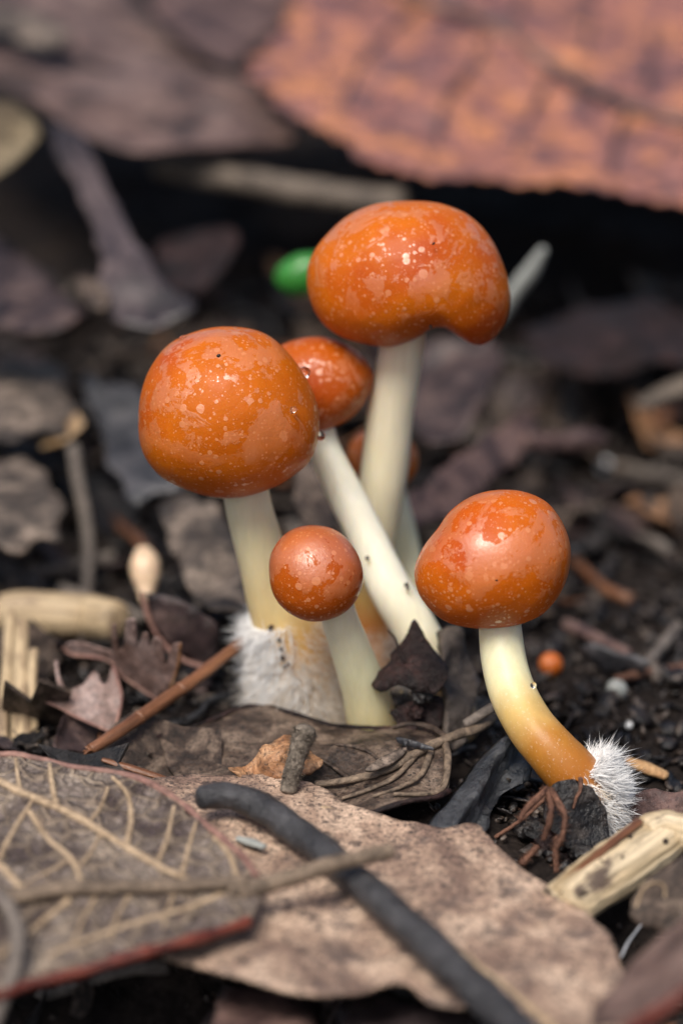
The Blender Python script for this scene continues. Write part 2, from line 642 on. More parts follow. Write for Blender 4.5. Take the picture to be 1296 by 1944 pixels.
def blob_rows(c, r, sq, seed, jag=.35):
    rot = Matrix.Rotation(seed * 1.7, 3, 'Z') @ Matrix.Rotation(seed * 2.3, 3, 'X')
    return [c + rot @ Vector((p.x * r * sq[0], p.y * r * sq[1], p.z * r * sq[2])) * (1 + jag * n3(p.x * 1.3 + seed, p.y * 1.3, p.z * 1.3)) for p in ICO]


V, F = [], []
for i in range(9500):
    if i < 6000:
        px, py = R.uniform(-150, 1450), 600 + 960 * R.random() ** .8
        p = ong(px, py)
    else:
        p = Vector((R.uniform(-5, 5), R.uniform(-6, 6), 0))
    flake = i % 2
    if -1.9 < p.x < 1.6 and -2.6 < p.y < .4 and R.random() < .8:
        continue
    r = (.025 + .11 * R.random() ** 2.5) if flake else (.012 + .06 * R.random() ** 3)
    c = Vector((p.x, p.y, gh(p.x, p.y) + r * .4 + .03 * flake))
    b0 = len(V)
    sq = (R.uniform(1, 2.0), R.uniform(.5, 1.0), .16) if flake else (R.uniform(.6, 1.5), R.uniform(.6, 1.3), R.uniform(.5, .9))
    bl = blob_rows(Vector(), r, sq, i * .37 if not flake else 0.0, .6)
    if flake:
        rot = Matrix.Rotation(R.uniform(0, 6.28), 3, 'Z') @ Matrix.Rotation(R.gauss(0, .5), 3, 'X') @ Matrix.Rotation(R.gauss(0, .5), 3, 'Y')
        bl = [rot @ q for q in bl]
    V += [q + c for q in bl]
    F += [tuple(q + b0 for q in f) for f in ICOF]
cr = mesh('soil_crumbs', V, F, M['crumb'], origin=(0, 0, 0), smooth=True)
tagit(cr, 'loose dark humus crumbs covering the forest floor', 'soil', kind='stuff')

# ------------------------------------------------------------------ leaves traced on real planes


def leaf(name, label, cat, outline, plane, mat, cell=.14, jag=.07, jfreq=3, amp=.08, freq=.8, thick=.025, veins=(), rims=(), seed=0,
         disp=None, serr=0.0, serrn=.22, group=None, midname='vein', pucker=0.0, holes=()):
    """outline [(px,py)], plane = three (px,py,z|('y',y)) ; veins [(part, [(px,py)..], hw0, hw1, material, lift)]"""
    def pt(q):
        px, py, z = q
        return at(px, py, z[1]) if isinstance(z, tuple) else onz(px, py, z)
    A, B, C = (pt(q) for q in plane)
    N = (B - A).cross(C - A).normalized()
    if N.dot(FWD) > 0:
        N = -N
    U = (RIGHT - N * RIGHT.dot(N)).normalized()
    W = N.cross(U)

    def proj(px, py):
        d = ray(px, py)
        t = (A - CAMP).dot(N) / d.dot(N)
        p = CAMP + d * t - A
        return Vector((p.dot(U), p.dot(W)))

    O = [proj(*q) for q in outline]
    # resample outline, with torn or toothed edge
    P = []
    n = len(O)
    for i in range(n):
        a, b = O[i], O[(i + 1) % n]
        k = max(1, int((b - a).length / (cell * .8)))
        for j in range(k):
            P.append(a.lerp(b, j / k))
    # smooth corners slightly
    P = [(P[i - 1] + P[i] * 2 + P[(i + 1) % len(P)]) / 4 for i in range(len(P))]
    Q = []
    L = 0.0
    for i, p in enumerate(P):
        tg = (P[(i + 1) % len(P)] - P[i - 1])
        L += (P[i] - P[i - 1]).length
        if tg.length < 1e-9:
            continue
        nn = Vector((tg.y, -tg.x)).normalized()
        off = jag * (n3(p.x * jfreq + seed, p.y * jfreq, 2) + .6 * n3(p.x * jfreq * 3, p.y * jfreq * 3 + seed, 7))
        if serr:
            ph = (L / serrn) % 1.0
            off += serr * (ph - .5)
        Q.append(p + nn * off)
    xs_ = [q.x for q in Q]
    ys_ = [q.y for q in Q]
    pts = list(Q)
    x0, x1, y0, y1 = min(xs_), max(xs_), min(ys_), max(ys_)
    rr = random.Random(seed + 1)
    ny = int((y1 - y0) / cell) + 1
    nxx = int((x1 - x0) / cell) + 1
    for j in range(ny):
        for i in range(nxx):
            x = x0 + (i + .5 + (.5 if j % 2 else 0)) * cell + rr.uniform(-.2, .2) * cell
            y = y0 + (j + .5) * cell + rr.uniform(-.2, .2) * cell
            ins = False
            k = len(Q) - 1
            for t in range(len(Q)):
                if (Q[t].y > y) != (Q[k].y > y) and x < (Q[k].x - Q[t].x) * (y - Q[t].y) / (Q[k].y - Q[t].y) + Q[t].x:
                    ins = not ins
                k = t
            if ins:
                pts.append(Vector((x, y)))
    edges = [(i, (i + 1) % len(Q)) for i in range(len(Q))]
    vo, _, fo, _, _, _ = delaunay_2d_cdt(pts, edges, [], 1, 1e-6)
    vlines = [[proj(*q) for q in v[1]] for v in veins]

    def h(u, v):
        d = amp * noise.noise(Vector((u * freq + seed * 3.3, v * freq, seed))) + amp * .35 * noise.noise(Vector((u * freq * 2.6, v * freq * 2.6 + seed, 4)))
        if disp:
            d += disp((u - x0) / max(x1 - x0, 1e-6), (v - y0) / max(y1 - y0, 1e-6))
        if pucker and vlines:
            best = 9.0
            pp = Vector((u, v))
            for ln in vlines:
                for a, b in zip(ln, ln[1:]):
                    ab = b - a
                    t = max(0, min(1, (pp - a).dot(ab) / max(ab.length_squared, 1e-9)))
                    best = min(best, (a + ab * t - pp).length)
            d += pucker * math.exp(-(best / .10) ** 2)
        return d

    top = [A + U * q.x + W * q.y + N * h(q.x, q.y) for q in vo]
    nv = len(top)
    bot = [p - N * thick for p in top]
    faces = [tuple(f) for f in fo]
    # orient to N
    if faces:
        a, b, c = (top[k] for k in faces[0])
        if (b - a).cross(c - a).dot(N) < 0:
            faces = [tuple(reversed(f)) for f in faces]
    cnt = {}
    for f in faces:
        for i in range(3):
            e = (f[i], f[(i + 1) % 3])
            cnt[e] = 1
    side = []
    for (a, b) in cnt:
        if (b, a) not in cnt:
            side.append((b, a, a + nv, b + nv))
    allf = faces + [tuple(k + nv for k in reversed(f)) for f in faces] + side
    cen = sum(top, Vector()) / nv
    base = Vector((cen.x, cen.y, min(p.z for p in bot)))
    if veins or rims:
        root = thing(name, label, cat, base, group)
        bl = mesh('blade', top + bot, allf, mat, root)
        for k, (part, ln, hw0, hw1, vm, lift) in enumerate(veins):
            rows = []
            for i, q in enumerate(ln):
                p2 = proj(*q)
                p3 = A + U * p2.x + W * p2.y + N * (h(p2.x, p2.y) + lift)
                dep = (p3 - CAMP).dot(FWD)
                hw = hw0 + (hw1 - hw0) * i / max(1, len(ln) - 1)
                rows.append((p3.x, p3.y, p3.z, hw * dep / KPX))
            v_, f_, t_ = tube(rows, 8, max(8, 5 * len(rows)), rough=.25, rfreq=7, seed=k, flatdir=N, flat=.8)
            mesh(part, v_, f_, vm, root)
        for (part, ln, hw, vm, lift) in rims:
            rows = []
            for q in ln:
                p2 = proj(*q)
                p3 = A + U * p2.x + W * p2.y + N * (h(p2.x, p2.y) + lift)
                rows.append((p3.x, p3.y, p3.z, hw * (p3 - CAMP).dot(FWD) / KPX))
            v_, f_, t_ = tube(rows, 8, 8 * len(rows), rough=.45, rfreq=4, seed=3)
            mesh(part, v_, f_, vm, root)
        return root
    o = mesh(name, top + bot, allf, mat, None, origin=base)
    return tagit(o, label, cat, group)


def stick(name, label, cat, rows, mat, seg=12, n=30, group=None, **kw):
    v_, f_, t_ = tube(rows, seg, n, **kw)
    o = mesh(name, v_, f_, mat, smooth=True)
    return tagit(o, label, cat, group)

# ------------------------------------------------------------------ mushrooms


def ico_dirs(sub):
    bm = bmesh.new()
    bmesh.ops.create_icosphere(bm, subdivisions=sub, radius=1.0)
    bm.verts.index_update()
    V = [v.co.copy() for v in bm.verts]
    F = [tuple(v.index for v in f.verts) for f in bm.faces]
    bm.free()
    return V, F


def polar_outline(outline, c):
    pr = sorted((math.atan2(-(y - c[1]), x - c[0]), math.hypot(x - c[0], y - c[1])) for x, y in outline)
    n = len(pr)

    def r(th):
        # periodic cubic through the traced radii
        th = (th + math.pi) % (2 * math.pi) - math.pi
        i = 0
        while i < n and pr[i][0] <= th:
            i += 1
        idx = [i - 2, i - 1, i, i + 1]
        A = []
        for k in idx:
            q = pr[k % n]
            A.append((q[0] + 2 * math.pi * (k // n), q[1]))
        (x0, y0), (x1, y1), (x2, y2), (x3, y3) = A
        if not (x1 <= th <= x2):
            th2 = th + 2 * math.pi if th < x1 else th - 2 * math.pi
            th = th2
        t = (th - x1) / max(x2 - x1, 1e-6)
        m1 = (y2 - y0) / (x2 - x0) * (x2 - x1)
        m2 = (y3 - y1) / (x3 - x1) * (x2 - x1)
        return (2 * t ** 3 - 3 * t * t + 1) * y1 + (t ** 3 - 2 * t * t + t) * m1 + (-2 * t ** 3 + 3 * t * t) * y2 + (t ** 3 - t * t) * m2
    tab = [r(-math.pi + 2 * math.pi * k / 720) for k in range(720)]
    # circular smoothing
    tab = [sum(tab[(k + j) % 720] for j in range(-5, 6)) / 11 for k in range(720)]
    sm = [sum(tab[(k + j) % 720] for j in range(-70, 71)) / 141 for k in range(720)]
    mean = sum(tab) / 720
    return tab, sm, mean


def mushroom(label, outline, centre, capy, depthk, stem, stops, capseed, sub=6, seed=0, capkw=None, veil=None, lumps=.012, notch_keep=1.0):
    sp = pxpath(stem)
    base = Vector(sp[-1][:3])
    root = thing('mushroom', label, 'mushroom', base)
    # cap
    tab, sm, mean = polar_outline(outline, centre)
    c3 = at(centre[0], centre[1], capy)
    k = (c3 - CAMP).dot(FWD) / KPX
    vdir = (c3 - CAMP).normalized()
    rt = (RIGHT - vdir * RIGHT.dot(vdir)).normalized()
    up = rt.cross(vdir)
    D, F = ico_dirs(sub)
    rd = mean * k * depthk
    V = []
    for d in D:
        pl = math.hypot(d.x, d.z)
        th = math.atan2(d.z, d.x)
        f = (th + math.pi) / (2 * math.pi) * 720
        i = int(f) % 720
        fr = f - int(f)
        r1 = tab[i] * (1 - fr) + tab[(i + 1) % 720] * fr
        r2 = sm[i] * (1 - fr) + sm[(i + 1) % 720] * fr
        wgt = pl ** 3
        r_ = (r1 * wgt + (1 - wgt) * (r2 * pl + mean * (1 - pl))) * k
        p = c3 + (rt * d.x + up * d.z) * r_ + vdir * (d.y * rd)
        ln = lumps * (n3(p.x * 2.2 + seed, p.y * 2.2, p.z * 2.2) + .4 * n3(p.x * 6, p.y * 6 + seed, p.z * 6))
        V.append(p + (p - c3).normalized() * ln * (1 - .6 * pl ** 6))
    mesh('cap', V, F, capmat('cap_skin', capseed, **(capkw or {})), root)
    if veil:
        a0, a1 = veil
        rows = []
        for j in range(14):
            an = math.radians(a0 + (a1 - a0) * j / 13)
            f = int(((an + math.pi) / (2 * math.pi) * 720)) % 720
            p = c3 + (rt * math.cos(an) + up * math.sin(an)) * (tab[f] * k * .987) + vdir * (rd * .16)
            rows.append((p.x, p.y, p.z, .022 * math.sin(math.pi * (j + .4) / 14)))
        v_, f_, t_ = tube(rows, 8, 40, rough=.3, rfreq=8)
        mesh('veil_rim', v_, f_, M['veil'], root)
    # stem, base -> top
    rows = list(reversed(sp))
    v_, f_, t_ = tube(rows, 40, 70, rough=.035, rfreq=1.6, seed=seed)
    mesh('stem', v_, f_, stemmat('stem_flesh', stops, seed), root, attrs={'t': t_})
    return root, rows


def fuzz(root, rows, t0, t1, count, length, mat, seed, side=None, curl=.5, width=.006, dirbias=Vector((0, 0, 0)), dens=None, patch=1.0, name='mycelium_fuzz'):
    """fine mycelium hairs on the stem between t0 and t1 (0 = base)"""
    rr = random.Random(seed)
    S = catmull(rows, 120)
    V, F = [], []
    made = 0
    tries = 0
    while made < count and tries < count * 12:
        tries += 1
        t = rr.uniform(t0, t1)
        i = min(118, int(t * 119))
        c = Vector(S[i][:3])
        tg = (Vector(S[i + 1][:3]) - c).normalized()
        r = S[i][3]
        a = RIGHT.cross(tg).normalized()
        b = tg.cross(a)
        an = rr.uniform(0, 2 * math.pi)
        nrm = a * math.cos(an) + b * math.sin(an)
        pr = 1.0
        if side is not None:
            pr = max(0.0, min(1.0, .5 + .9 * nrm.dot(side)))
        if dens:
            pr *= dens(t, nrm)
        # patchy
        pr *= (1 - patch) + patch * sstep(-.35, .25, n3(c.x * 4 + nrm.x * 2 + seed, c.y * 4 + nrm.y * 2, c.z * 5 + nrm.z * 2))
        if rr.random() > pr:
            continue
        made += 1
        p = c + nrm * r * .97
        L = length * rr.uniform(.45, 1.15)
        d = (nrm + tg * rr.uniform(-.35, .25) + dirbias + Vector((rr.gauss(0, .28), rr.gauss(0, .28), rr.gauss(0, .28)))).normalized()
        cv = Vector((rr.gauss(0, 1), rr.gauss(0, 1), rr.gauss(0, 1) - .2)) * curl
        ax = d.orthogonal().normalized()
        bx = d.cross(ax)
        b0 = len(V)
        ns = 4
        w0 = width * rr.uniform(.6, 1.3)
        for s in range(ns):
            u = s / ns
            q = p + d * (L * u) + cv * (L * u * u)
            for k in range(3):
                an2 = 2.094 * k
                V.append(q + (ax * math.cos(an2) + bx * math.sin(an2)) * (w0 * (1 - .75 * u)))
        V.append(p + d * L + cv * L)
        for s in range(ns - 1):
            for k in range(3):
                k2 = (k + 1) % 3
                F.append((b0 + s * 3 + k, b0 + s * 3 + k2, b0 + s * 3 + 3 + k2, b0 + s * 3 + 3 + k))
        e = b0 + (ns - 1) * 3
        for k in range(3):
            F.append((e + k, e + (k + 1) % 3, b0 + ns * 3))
    host = next((c for c in root.children if c.name.split('.')[0] in ('stem', 'stub_shaft')), root)
    o = mesh(name, V, F, mat, host)
    o['kind'] = 'stuff'
    return o


def specks(root, items):
    for (px, py, y, r) in items:
        p = at(px, py, y)
        capo = next(c for c in root.children if c.name.split('.')[0] == 'cap')
        stemo = next(c for c in root.children if c.name.split('.')[0] == 'stem')
        lowest = min((ORIG[capo.name].z + v.co.z / CM) for v in capo.data.vertices)
        host = capo if p.z > lowest else stemo
        V = blob_rows(p, r, (1, 1.0, 1.4), px * .1)
        mesh('dark_speck', V, ICOF, M['speck'], host)


def surf_y(px, py, centre_px, capy, rad_px, depthk):
    c3 = at(centre_px[0], centre_px[1], capy)
    k = (c3 - CAMP).dot(FWD) / KPX
    q = 1 - ((px - centre_px[0]) ** 2 + (py - centre_px[1]) ** 2) / rad_px ** 2
    return capy - math.sqrt(max(q, 0)) * rad_px * k * depthk


CREAM = (.74, .68, .50)
IVORY = (.80, .76, .62)
# tall kidney-capped mushroom
tall, tall_rows = mushroom(
    'tallest mushroom with a kidney-shaped notched orange cap on a pale stem',
    [(775, 382), (840, 388), (890, 410), (925, 445), (950, 490), (965, 535), (968, 580), (955, 620), (930, 648), (905, 656), (880, 646), (862, 630),
     (842, 621), (818, 623), (800, 636), (770, 650), (735, 658), (690, 652), (640, 635), (605, 605), (585, 560), (583, 510), (597, 475), (625, 440), (660, 410), (710, 388)],
    (778, 530), .75, 1.0,
    [(768, 600, 40, .75), (762, 660, 43, .8), (741, 780, 44.5, .85), (728, 900, 45, .9), (713, 1000, 44, .95), (703, 1090, 43, .95), (703, 1170, 46, .9), (708, 1240, 52, .85), (712, 1330, 54, .8)],
    [(0, (.62, .40, .26)), (.16, (.70, .42, .24)), (.24, (.52, .20, .045)), (.33, (.66, .42, .14)), (.42, (.74, .62, .38)), (.6, (.78, .70, .50)), (1, (.86, .79, .62))], 1.3, seed=3)
left, left_rows = mushroom(
    'large round orange mushroom leaning outward, its thick base covered in white fuzz',
    [(435, 620), (500, 632), (545, 668), (580, 715), (603, 770), (604, 830), (590, 872), (555, 905), (500, 933), (450, 945), (400, 943), (350, 928), (300, 900),
     (270, 855), (263, 800), (268, 745), (285, 700), (320, 655), (370, 630)],
    (435, 785), -.3, .98,
    [(464, 905, 42, -.25), (472, 960, 44, -.2), (496, 1050, 47, -.15), (516, 1130, 50, -.1), (540, 1185, 62, -.05), (564, 1250, 82, 0), (584, 1320, 92, 0), (596, 1375, 96, 0), (600, 1420, 92, 0)],
    [(0, (.74, .64, .46)), (.18, (.78, .66, .46)), (.34, (.78, .52, .27)), (.46, (.74, .43, .13)), (.6, (.74, .56, .27)), (.8, (.76, .68, .44)), (1, (.84, .79, .62))], 5.1, seed=8, veil=(-138, -40))
mid, mid_rows = mushroom(
    'mushroom with an orange cap tucked behind the large round one, its white stem slanting',
    [(570, 642), (620, 641), (660, 655), (695, 685), (708, 712), (700, 748), (680, 780), (640, 808), (605, 820), (555, 805), (518, 765), (505, 710), (522, 665)],
    (607, 728), .75, .95,
    [(602, 790, 28, .7), (615, 850, 31, .6), (652, 930, 34, .4), (696, 1020, 36, .2), (737, 1110, 41, .0), (779, 1180, 43, -.1), (812, 1245, 46, -.15), (838, 1310, 50, -.2), (860, 1390, 50, -.2)],
    [(0, (.60, .36, .16)), (.14, (.76, .55, .30)), (.28, (.84, .76, .54)), (.5, (.84, .80, .66)), (1, (.80, .77, .62))], 9.7, sub=6, seed=12, capkw=dict(deep=(.34, .060, .002), light=(.42, .082, .003), red=(.34, .046, .004)))
small, small_rows = mushroom(
    'small button mushroom with a dark orange cap standing before the fuzzy base',
    [(597, 997), (640, 1008), (672, 1040), (689, 1085), (683, 1125), (660, 1158), (625, 1176), (590, 1180), (550, 1165), (522, 1135), (511, 1095), (513, 1055), (530, 1025), (560, 1003)],
    (600, 1090), -1.15, 1.0,
    [(634, 1140, 34, -1.0), (648, 1185, 35, -.95), (668, 1240, 39, -.85), (688, 1300, 43, -.75), (704, 1360, 47, -.65), (714, 1410, 48, -.6)],
    [(0, (.70, .55, .26)), (.22, (.74, .62, .34)), (.5, (.74, .70, .46)), (1, (.82, .78, .62))], 44.4, sub=6, seed=15, capkw=dict(deep=(.33, .058, .002), light=(.40, .076, .003), red=(.28, .036, .006)), lumps=.008)
tiny, tiny_rows = mushroom(
    'tiny orange mushroom half hidden behind the tallest stem',
    [(727, 812), (765, 825), (790, 850), (793, 880), (780, 910), (760, 926), (727, 930), (690, 918), (668, 890), (660, 860), (672, 830), (700, 815)],
    (727, 870), 1.9, .9,
    [(742, 910, 20, 1.9), (752, 950, 22, 1.85), (764, 1005, 25, 1.75), (774, 1060, 27, 1.65), (782, 1120, 29, 1.5), (790, 1180, 30, 1.4)],
    [(0, (.70, .60, .36)), (.5, (.72, .68, .46)), (1, (.74, .70, .54))], 17.3, sub=5, seed=21)
rightm, right_rows = mushroom(
    'glossy orange mushroom standing apart on a curved stem with a brown base',
    [(950, 930), (1000, 935), (1040, 955), (1070, 1000), (1083, 1045), (1078, 1090), (1060, 1130), (1030, 1165), (990, 1184), (940, 1193), (890, 1192), (845, 1180),
     (810, 1150), (790, 1115), (787, 1080), (800, 1045), (830, 1005), (850, 975), (890, 945)],
    (935, 1065), -1.35, 1.0,
    [(948, 1165, 39, -1.4), (950, 1200, 41, -1.45), (957, 1255, 43, -1.6), (975, 1320, 45, -1.8), (1008, 1380, 47, -1.95), (1050, 1430, 50, -2.1), (1086, 1470, 53, -2.15), (1112, 1515, 52, -2.15), (1122, 1575, 48, -2.15)],
    [(0, (.60, .32, .18)), (.14, (.50, .22, .08)), (.27, (.38, .135, .016)), (.42, (.42, .18, .024)), (.56, (.66, .46, .17)), (.68, (.74, .68, .42)), (1, (.82, .80, .62))], 23.9, seed=27, capkw=dict(deep=(.42, .078, .002), light=(.52, .108, .003), red=(.43, .060, .005)), veil=(-100, -62))
btn, btn_rows = mushroom(
    'tiny amber mushroom button poking out of the dark litter',
    [(1045, 1238), (1062, 1246), (1068, 1262), (1062, 1278), (1045, 1284), (1030, 1278), (1022, 1262), (1028, 1246)],
    (1045, 1261), 1.2, .9,
    [(1046, 1275, 8, 1.2), (1050, 1295, 9, 1.2), (1055, 1318, 10, 1.2)],
    [(0, (.5, .3, .06)), (1, (.5, .25, .03))], 31.0, sub=4, seed=31)

LEFTV = Vector((-1, -.25, 0)).normalized()
fuzz(left, left_rows, .05, .56, 8000, .19, M['fuzz'], 1, side=Vector((-1, .1, 0)), curl=.35, width=.0045, dirbias=Vector((-.25, 0, -.1)), patch=.4)
fuzz(left, left_rows, .03, .52, 9500, .12, M['fuzz_pink'], 2, side=Vector((0, -1, 0)), curl=1.2, width=.0042, dirbias=Vector((0, .3, -.6)), dens=lambda t, n: max(.03, min(1.0, (.52 - t) * 5)), patch=.6)
fuzz(tall, tall_rows, .0, .24, 2200, .09, M['fuzz_pink'], 3, curl=1.0, width=.005, dens=lambda t, n: max(.05, min(1, (.24 - t) * 8)))
fuzz(rightm, right_rows, .0, .25, 5000, .25, M['fuzz'], 4, side=Vector((1, .25, .25)).normalized(), curl=.22, width=.0055, dirbias=Vector((.25, 0, 0)))
fuzz(rightm, right_rows, .06, .22, 700, .13, M['fuzz_pink'], 5, side=Vector((.7, -.7, 0)), curl=.4, width=.005)
fuzz(rightm, right_rows, .05, .2, 260, .09, M['fuzz_pink'], 6, side=Vector((-1, -.2, -.3)), curl=.5, width=.005)
fuzz(mid, mid_rows, .0, .2, 700, .06, M['fuzz_pink'], 7, curl=1.0, width=.005)

specks(left, [(415, 675, surf_y(415, 675, (435, 785), -.3, 168, .98), .018), (514, 1192, -.36, .03), (530, 1216, -.43, .025), (533, 1232, -.45, .022), (536, 1250, -.47, .026), (541, 1266, -.48, .02), (547, 1262, -.48, .018)])
specks(tall, [(823, 462, surf_y(823, 462, (778, 530), .75, 160, 1.0), .014), (817, 620, surf_y(817, 610, (778, 530), .75, 160, 1.0), .016), (758, 610, surf_y(758, 610, (778, 530), .75, 130, 1.0), .013)])
specks(rightm, [(942, 1101, surf_y(942, 1101, (935, 1065), -1.35, 140, 1.0), .022), (948, 1106, surf_y(948, 1106, (935, 1065), -1.35, 140, 1.0), .016), (954, 1121, surf_y(954, 1121, (935, 1065), -1.35, 140, 1.0), .014)])
specks(mid, [(697, 1060, -.12, .022), (771, 1110, -.22, .025), (774, 1117, -.23, .02)])


def droplet(label, px, py, y, rpx):
    p = at(px, py, y)
    r = rpx * (p - CAMP).dot(FWD) / KPX
    D, F = ico_dirs(4)
    V = [p + Vector((d.x * r, d.y * r, d.z * r * (1.06 if d.z < 0 else .95))) for d in D]
    o = mesh('water_droplet', V, F, M['water'])
    return tagit(o, label, 'droplet')


droplet('water droplet hanging on the large round cap, overlapping the slanting white stem', 608, 827, -.32, 9.5)
droplet('water droplet on top of the large round orange cap', 349, 646, -.25, 11)
droplet('water droplet between the large round cap and the cap tucked behind', 578, 706, -.15, 11)
droplet('tiny water droplet on the side of the large round orange cap', 557, 777, surf_y(557, 777, (435, 785), -.3, 168, .98), 6)
droplet('water droplet at the lower tip of the kidney-shaped cap', 903, 641, .5, 9)
droplet('tiny water droplet on the kidney-shaped cap', 623, 594, surf_y(623, 594, (778, 530), .75, 185, 1.0), 4.5)
droplet('bright bead of water on the curved stem with a brown base', 1012, 1301, -2.15, 6)

# ------------------------------------------------------------------ large leaves behind the mushrooms
VT, DK = M['vein_tan'], M['leaf_purple']
leaf('dead_leaf', 'large rust-red fallen leaf with a toothed edge arching over the dark hollow', 'leaf',
     [(468, 138), (500, 165), (560, 212), (620, 236), (680, 275), (730, 290), (790, 318), (850, 334), (920, 330), (1010, 343), (1100, 350), (1200, 364), (1296, 388), (1420, 410),
      (1560, 330), (1560, -160), (560, -160), (560, 10)],
     [(500, 165, ('y', 10.2)), (1250, 380, ('y', 8.0)), (900, 0, ('y', 13.5))], M['leaf_red'], cell=.18, jag=.10, jfreq=2.5, amp=.22, freq=.45, thick=.04, serr=.24, serrn=.36, seed=3,
     veins=[('midrib', [(640, -60), (800, 5), (930, 62), (1050, 140), (1190, 214), (1320, 250), (1480, 300)], 15, 13, M['leaf_mauve'], .06),
            ('vein', [(930, 62), (900, 130), (850, 190), (830, 250)], 7, 4, DK, .0), ('vein', [(1050, 140), (1010, 200), (980, 270)], 7, 4, DK, .0),
            ('vein', [(800, 5), (740, 60), (680, 130), (650, 200)], 7, 4, DK, .0), ('vein', [(1190, 214), (1170, 270), (1160, 330)], 7, 4, DK, .0),
            ('vein', [(1090, 160), (1110, 90), (1120, 20), (1115, -40)], 8, 4, DK, .0), ('vein', [(1210, 222), (1235, 130), (1240, 40)], 8, 4, DK, .0), ('vein', [(960, 80), (985, 20), (990, -40)], 7, 4, DK, .0)])
leaf('dead_leaf', 'mauve leaf wedged between the rust-red leaf and the broad brown one', 'leaf',
     [(230, -80), (290, 20), (360, 85), (440, 128), (500, 70), (575, 10), (640, -80)],
     [(300, 30, ('y', 12.4)), (440, 128, ('y', 11.2)), (560, 0, ('y', 13.6))], M['leaf_mauve'], cell=.22, jag=.05, amp=.15, freq=.5, thick=.04, seed=4)
leaf('dead_leaf', 'broad dull brown leaf lying across the back of the hollow', 'leaf',
     [(-180, 20), (-60, 110), (30, 160), (100, 205), (165, 250), (230, 272), (290, 279), (360, 272), (440, 270), (520, 262), (580, 240), (570, 205), (500, 160), (440, 122), (330, 60), (250, -10), (200, -120), (-180, -120)],
     [(300, 275, ('y', 8.6)), (0, 130, ('y', 10.4)), (520, 255, ('y', 9.6))], M['leaf_brown'], cell=.2, jag=.07, jfreq=2, amp=.25, freq=.5, thick=.04, seed=5,
     veins=[('midrib', [(-150, -40), (50, 60), (220, 140), (400, 205), (560, 232)], 6, 4, M['leaf_curl'], 0.0)])
leaf('dead_leaf', 'pale yellowish patch-marked leaf tip overlapping the broad brown leaf', 'leaf',
     [(-90, 190), (0, 185), (40, 200), (82, 240), (60, 285), (20, 320), (-40, 345), (-110, 330)],
     [(0, 200, ('y', 7.6)), (60, 285, ('y', 6.8)), (-80, 300, ('y', 6.9))], M['leaf_dull'], cell=.18, amp=.1, thick=.04, seed=6)
leaf('dead_leaf', 'grey bleached scrap of leaf on top of the broad brown leaf', 'leaf',
     [(-60, 5), (30, 10), (90, 35), (145, 70), (120, 92), (60, 85), (0, 60), (-60, 50)],
     [(0, 30, ('y', 11.6)), (140, 75, ('y', 10.9)), (60, 85, ('y', 10.7))], M['leaf_grey'], cell=.2, amp=.08, thick=.04, seed=61)
leaf('dead_leaf', 'dark curled leaf with a blue-grey sheen and ragged tip below the brown leaf', 'leaf',
     [(95, 235), (150, 250), (195, 330), (225, 400), (262, 470), (300, 525), (350, 570), (378, 590), (330, 606), (270, 616), (215, 592), (170, 550), (195, 500), (180, 440), (140, 350), (105, 290)],
     [(150, 280, ('y', 8.0)), (340, 590, ('y', 5.2)), (180, 540, ('y', 5.6))], M['leaf_curl'], cell=.14, amp=.12, freq=.8, thick=.04, seed=7, disp=lambda u, v: .5 * (u - .5) ** 2)
leaf('leaf_scrap', 'rusty folded scrap at the tip of the curled blue-grey leaf', 'leaf',
     [(140, 530), (165, 505), (195, 530), (215, 580), (190, 590), (160, 565)],
     [(145, 535, ('y', 5.3)), (195, 530, ('y', 5.4)), (195, 588, ('y', 5.0))], M['leaf_mid'], cell=.12, amp=.06, thick=.04, seed=71)
leaf('dead_leaf', 'dark reddish-brown leaf lying flat below the curled blue-grey one', 'leaf',
     [(-120, 420), (0, 450), (60, 490), (120, 555), (165, 600), (110, 632), (40, 622), (-120, 600)],
     [(0, 470, ('y', 7.6)), (150, 605, ('y', 5.4)), (-60, 600, ('y', 5.8))], M['leaf_purple'], cell=.18, amp=.12, thick=.04, seed=8)
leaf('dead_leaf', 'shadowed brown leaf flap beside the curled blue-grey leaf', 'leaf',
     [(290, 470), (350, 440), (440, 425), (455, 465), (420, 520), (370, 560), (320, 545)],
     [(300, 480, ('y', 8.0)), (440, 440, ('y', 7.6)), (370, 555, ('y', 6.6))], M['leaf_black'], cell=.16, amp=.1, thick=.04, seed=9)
stick('stick', 'tan stick lying in the hollow beneath the broad brown leaf', 'stick', pxpath([(300, 318, 20, 9.5), (400, 335, 22, 9.2), (520, 352, 25, 8.9), (640, 372, 27, 8.6), (760, 384, 24, 8.4)]), M['stick_dull'], rough=.25, seed=2)
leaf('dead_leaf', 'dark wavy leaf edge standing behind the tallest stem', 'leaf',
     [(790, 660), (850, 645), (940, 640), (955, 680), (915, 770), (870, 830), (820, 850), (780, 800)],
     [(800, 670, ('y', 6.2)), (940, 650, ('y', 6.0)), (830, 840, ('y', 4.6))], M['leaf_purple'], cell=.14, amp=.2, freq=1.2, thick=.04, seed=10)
leaf('dead_leaf', 'slate-blue leaf sliver between the tallest stem and the wavy leaf', 'leaf',
     [(720, 640), (800, 640), (830, 700), (815, 790), (770, 830), (720, 800)],
     [(730, 650, ('y', 7.0)), (820, 700, ('y', 6.6)), (770, 820, ('y', 5.2))], M['leaf_slate'], cell=.16, amp=.1, thick=.04, seed=101)
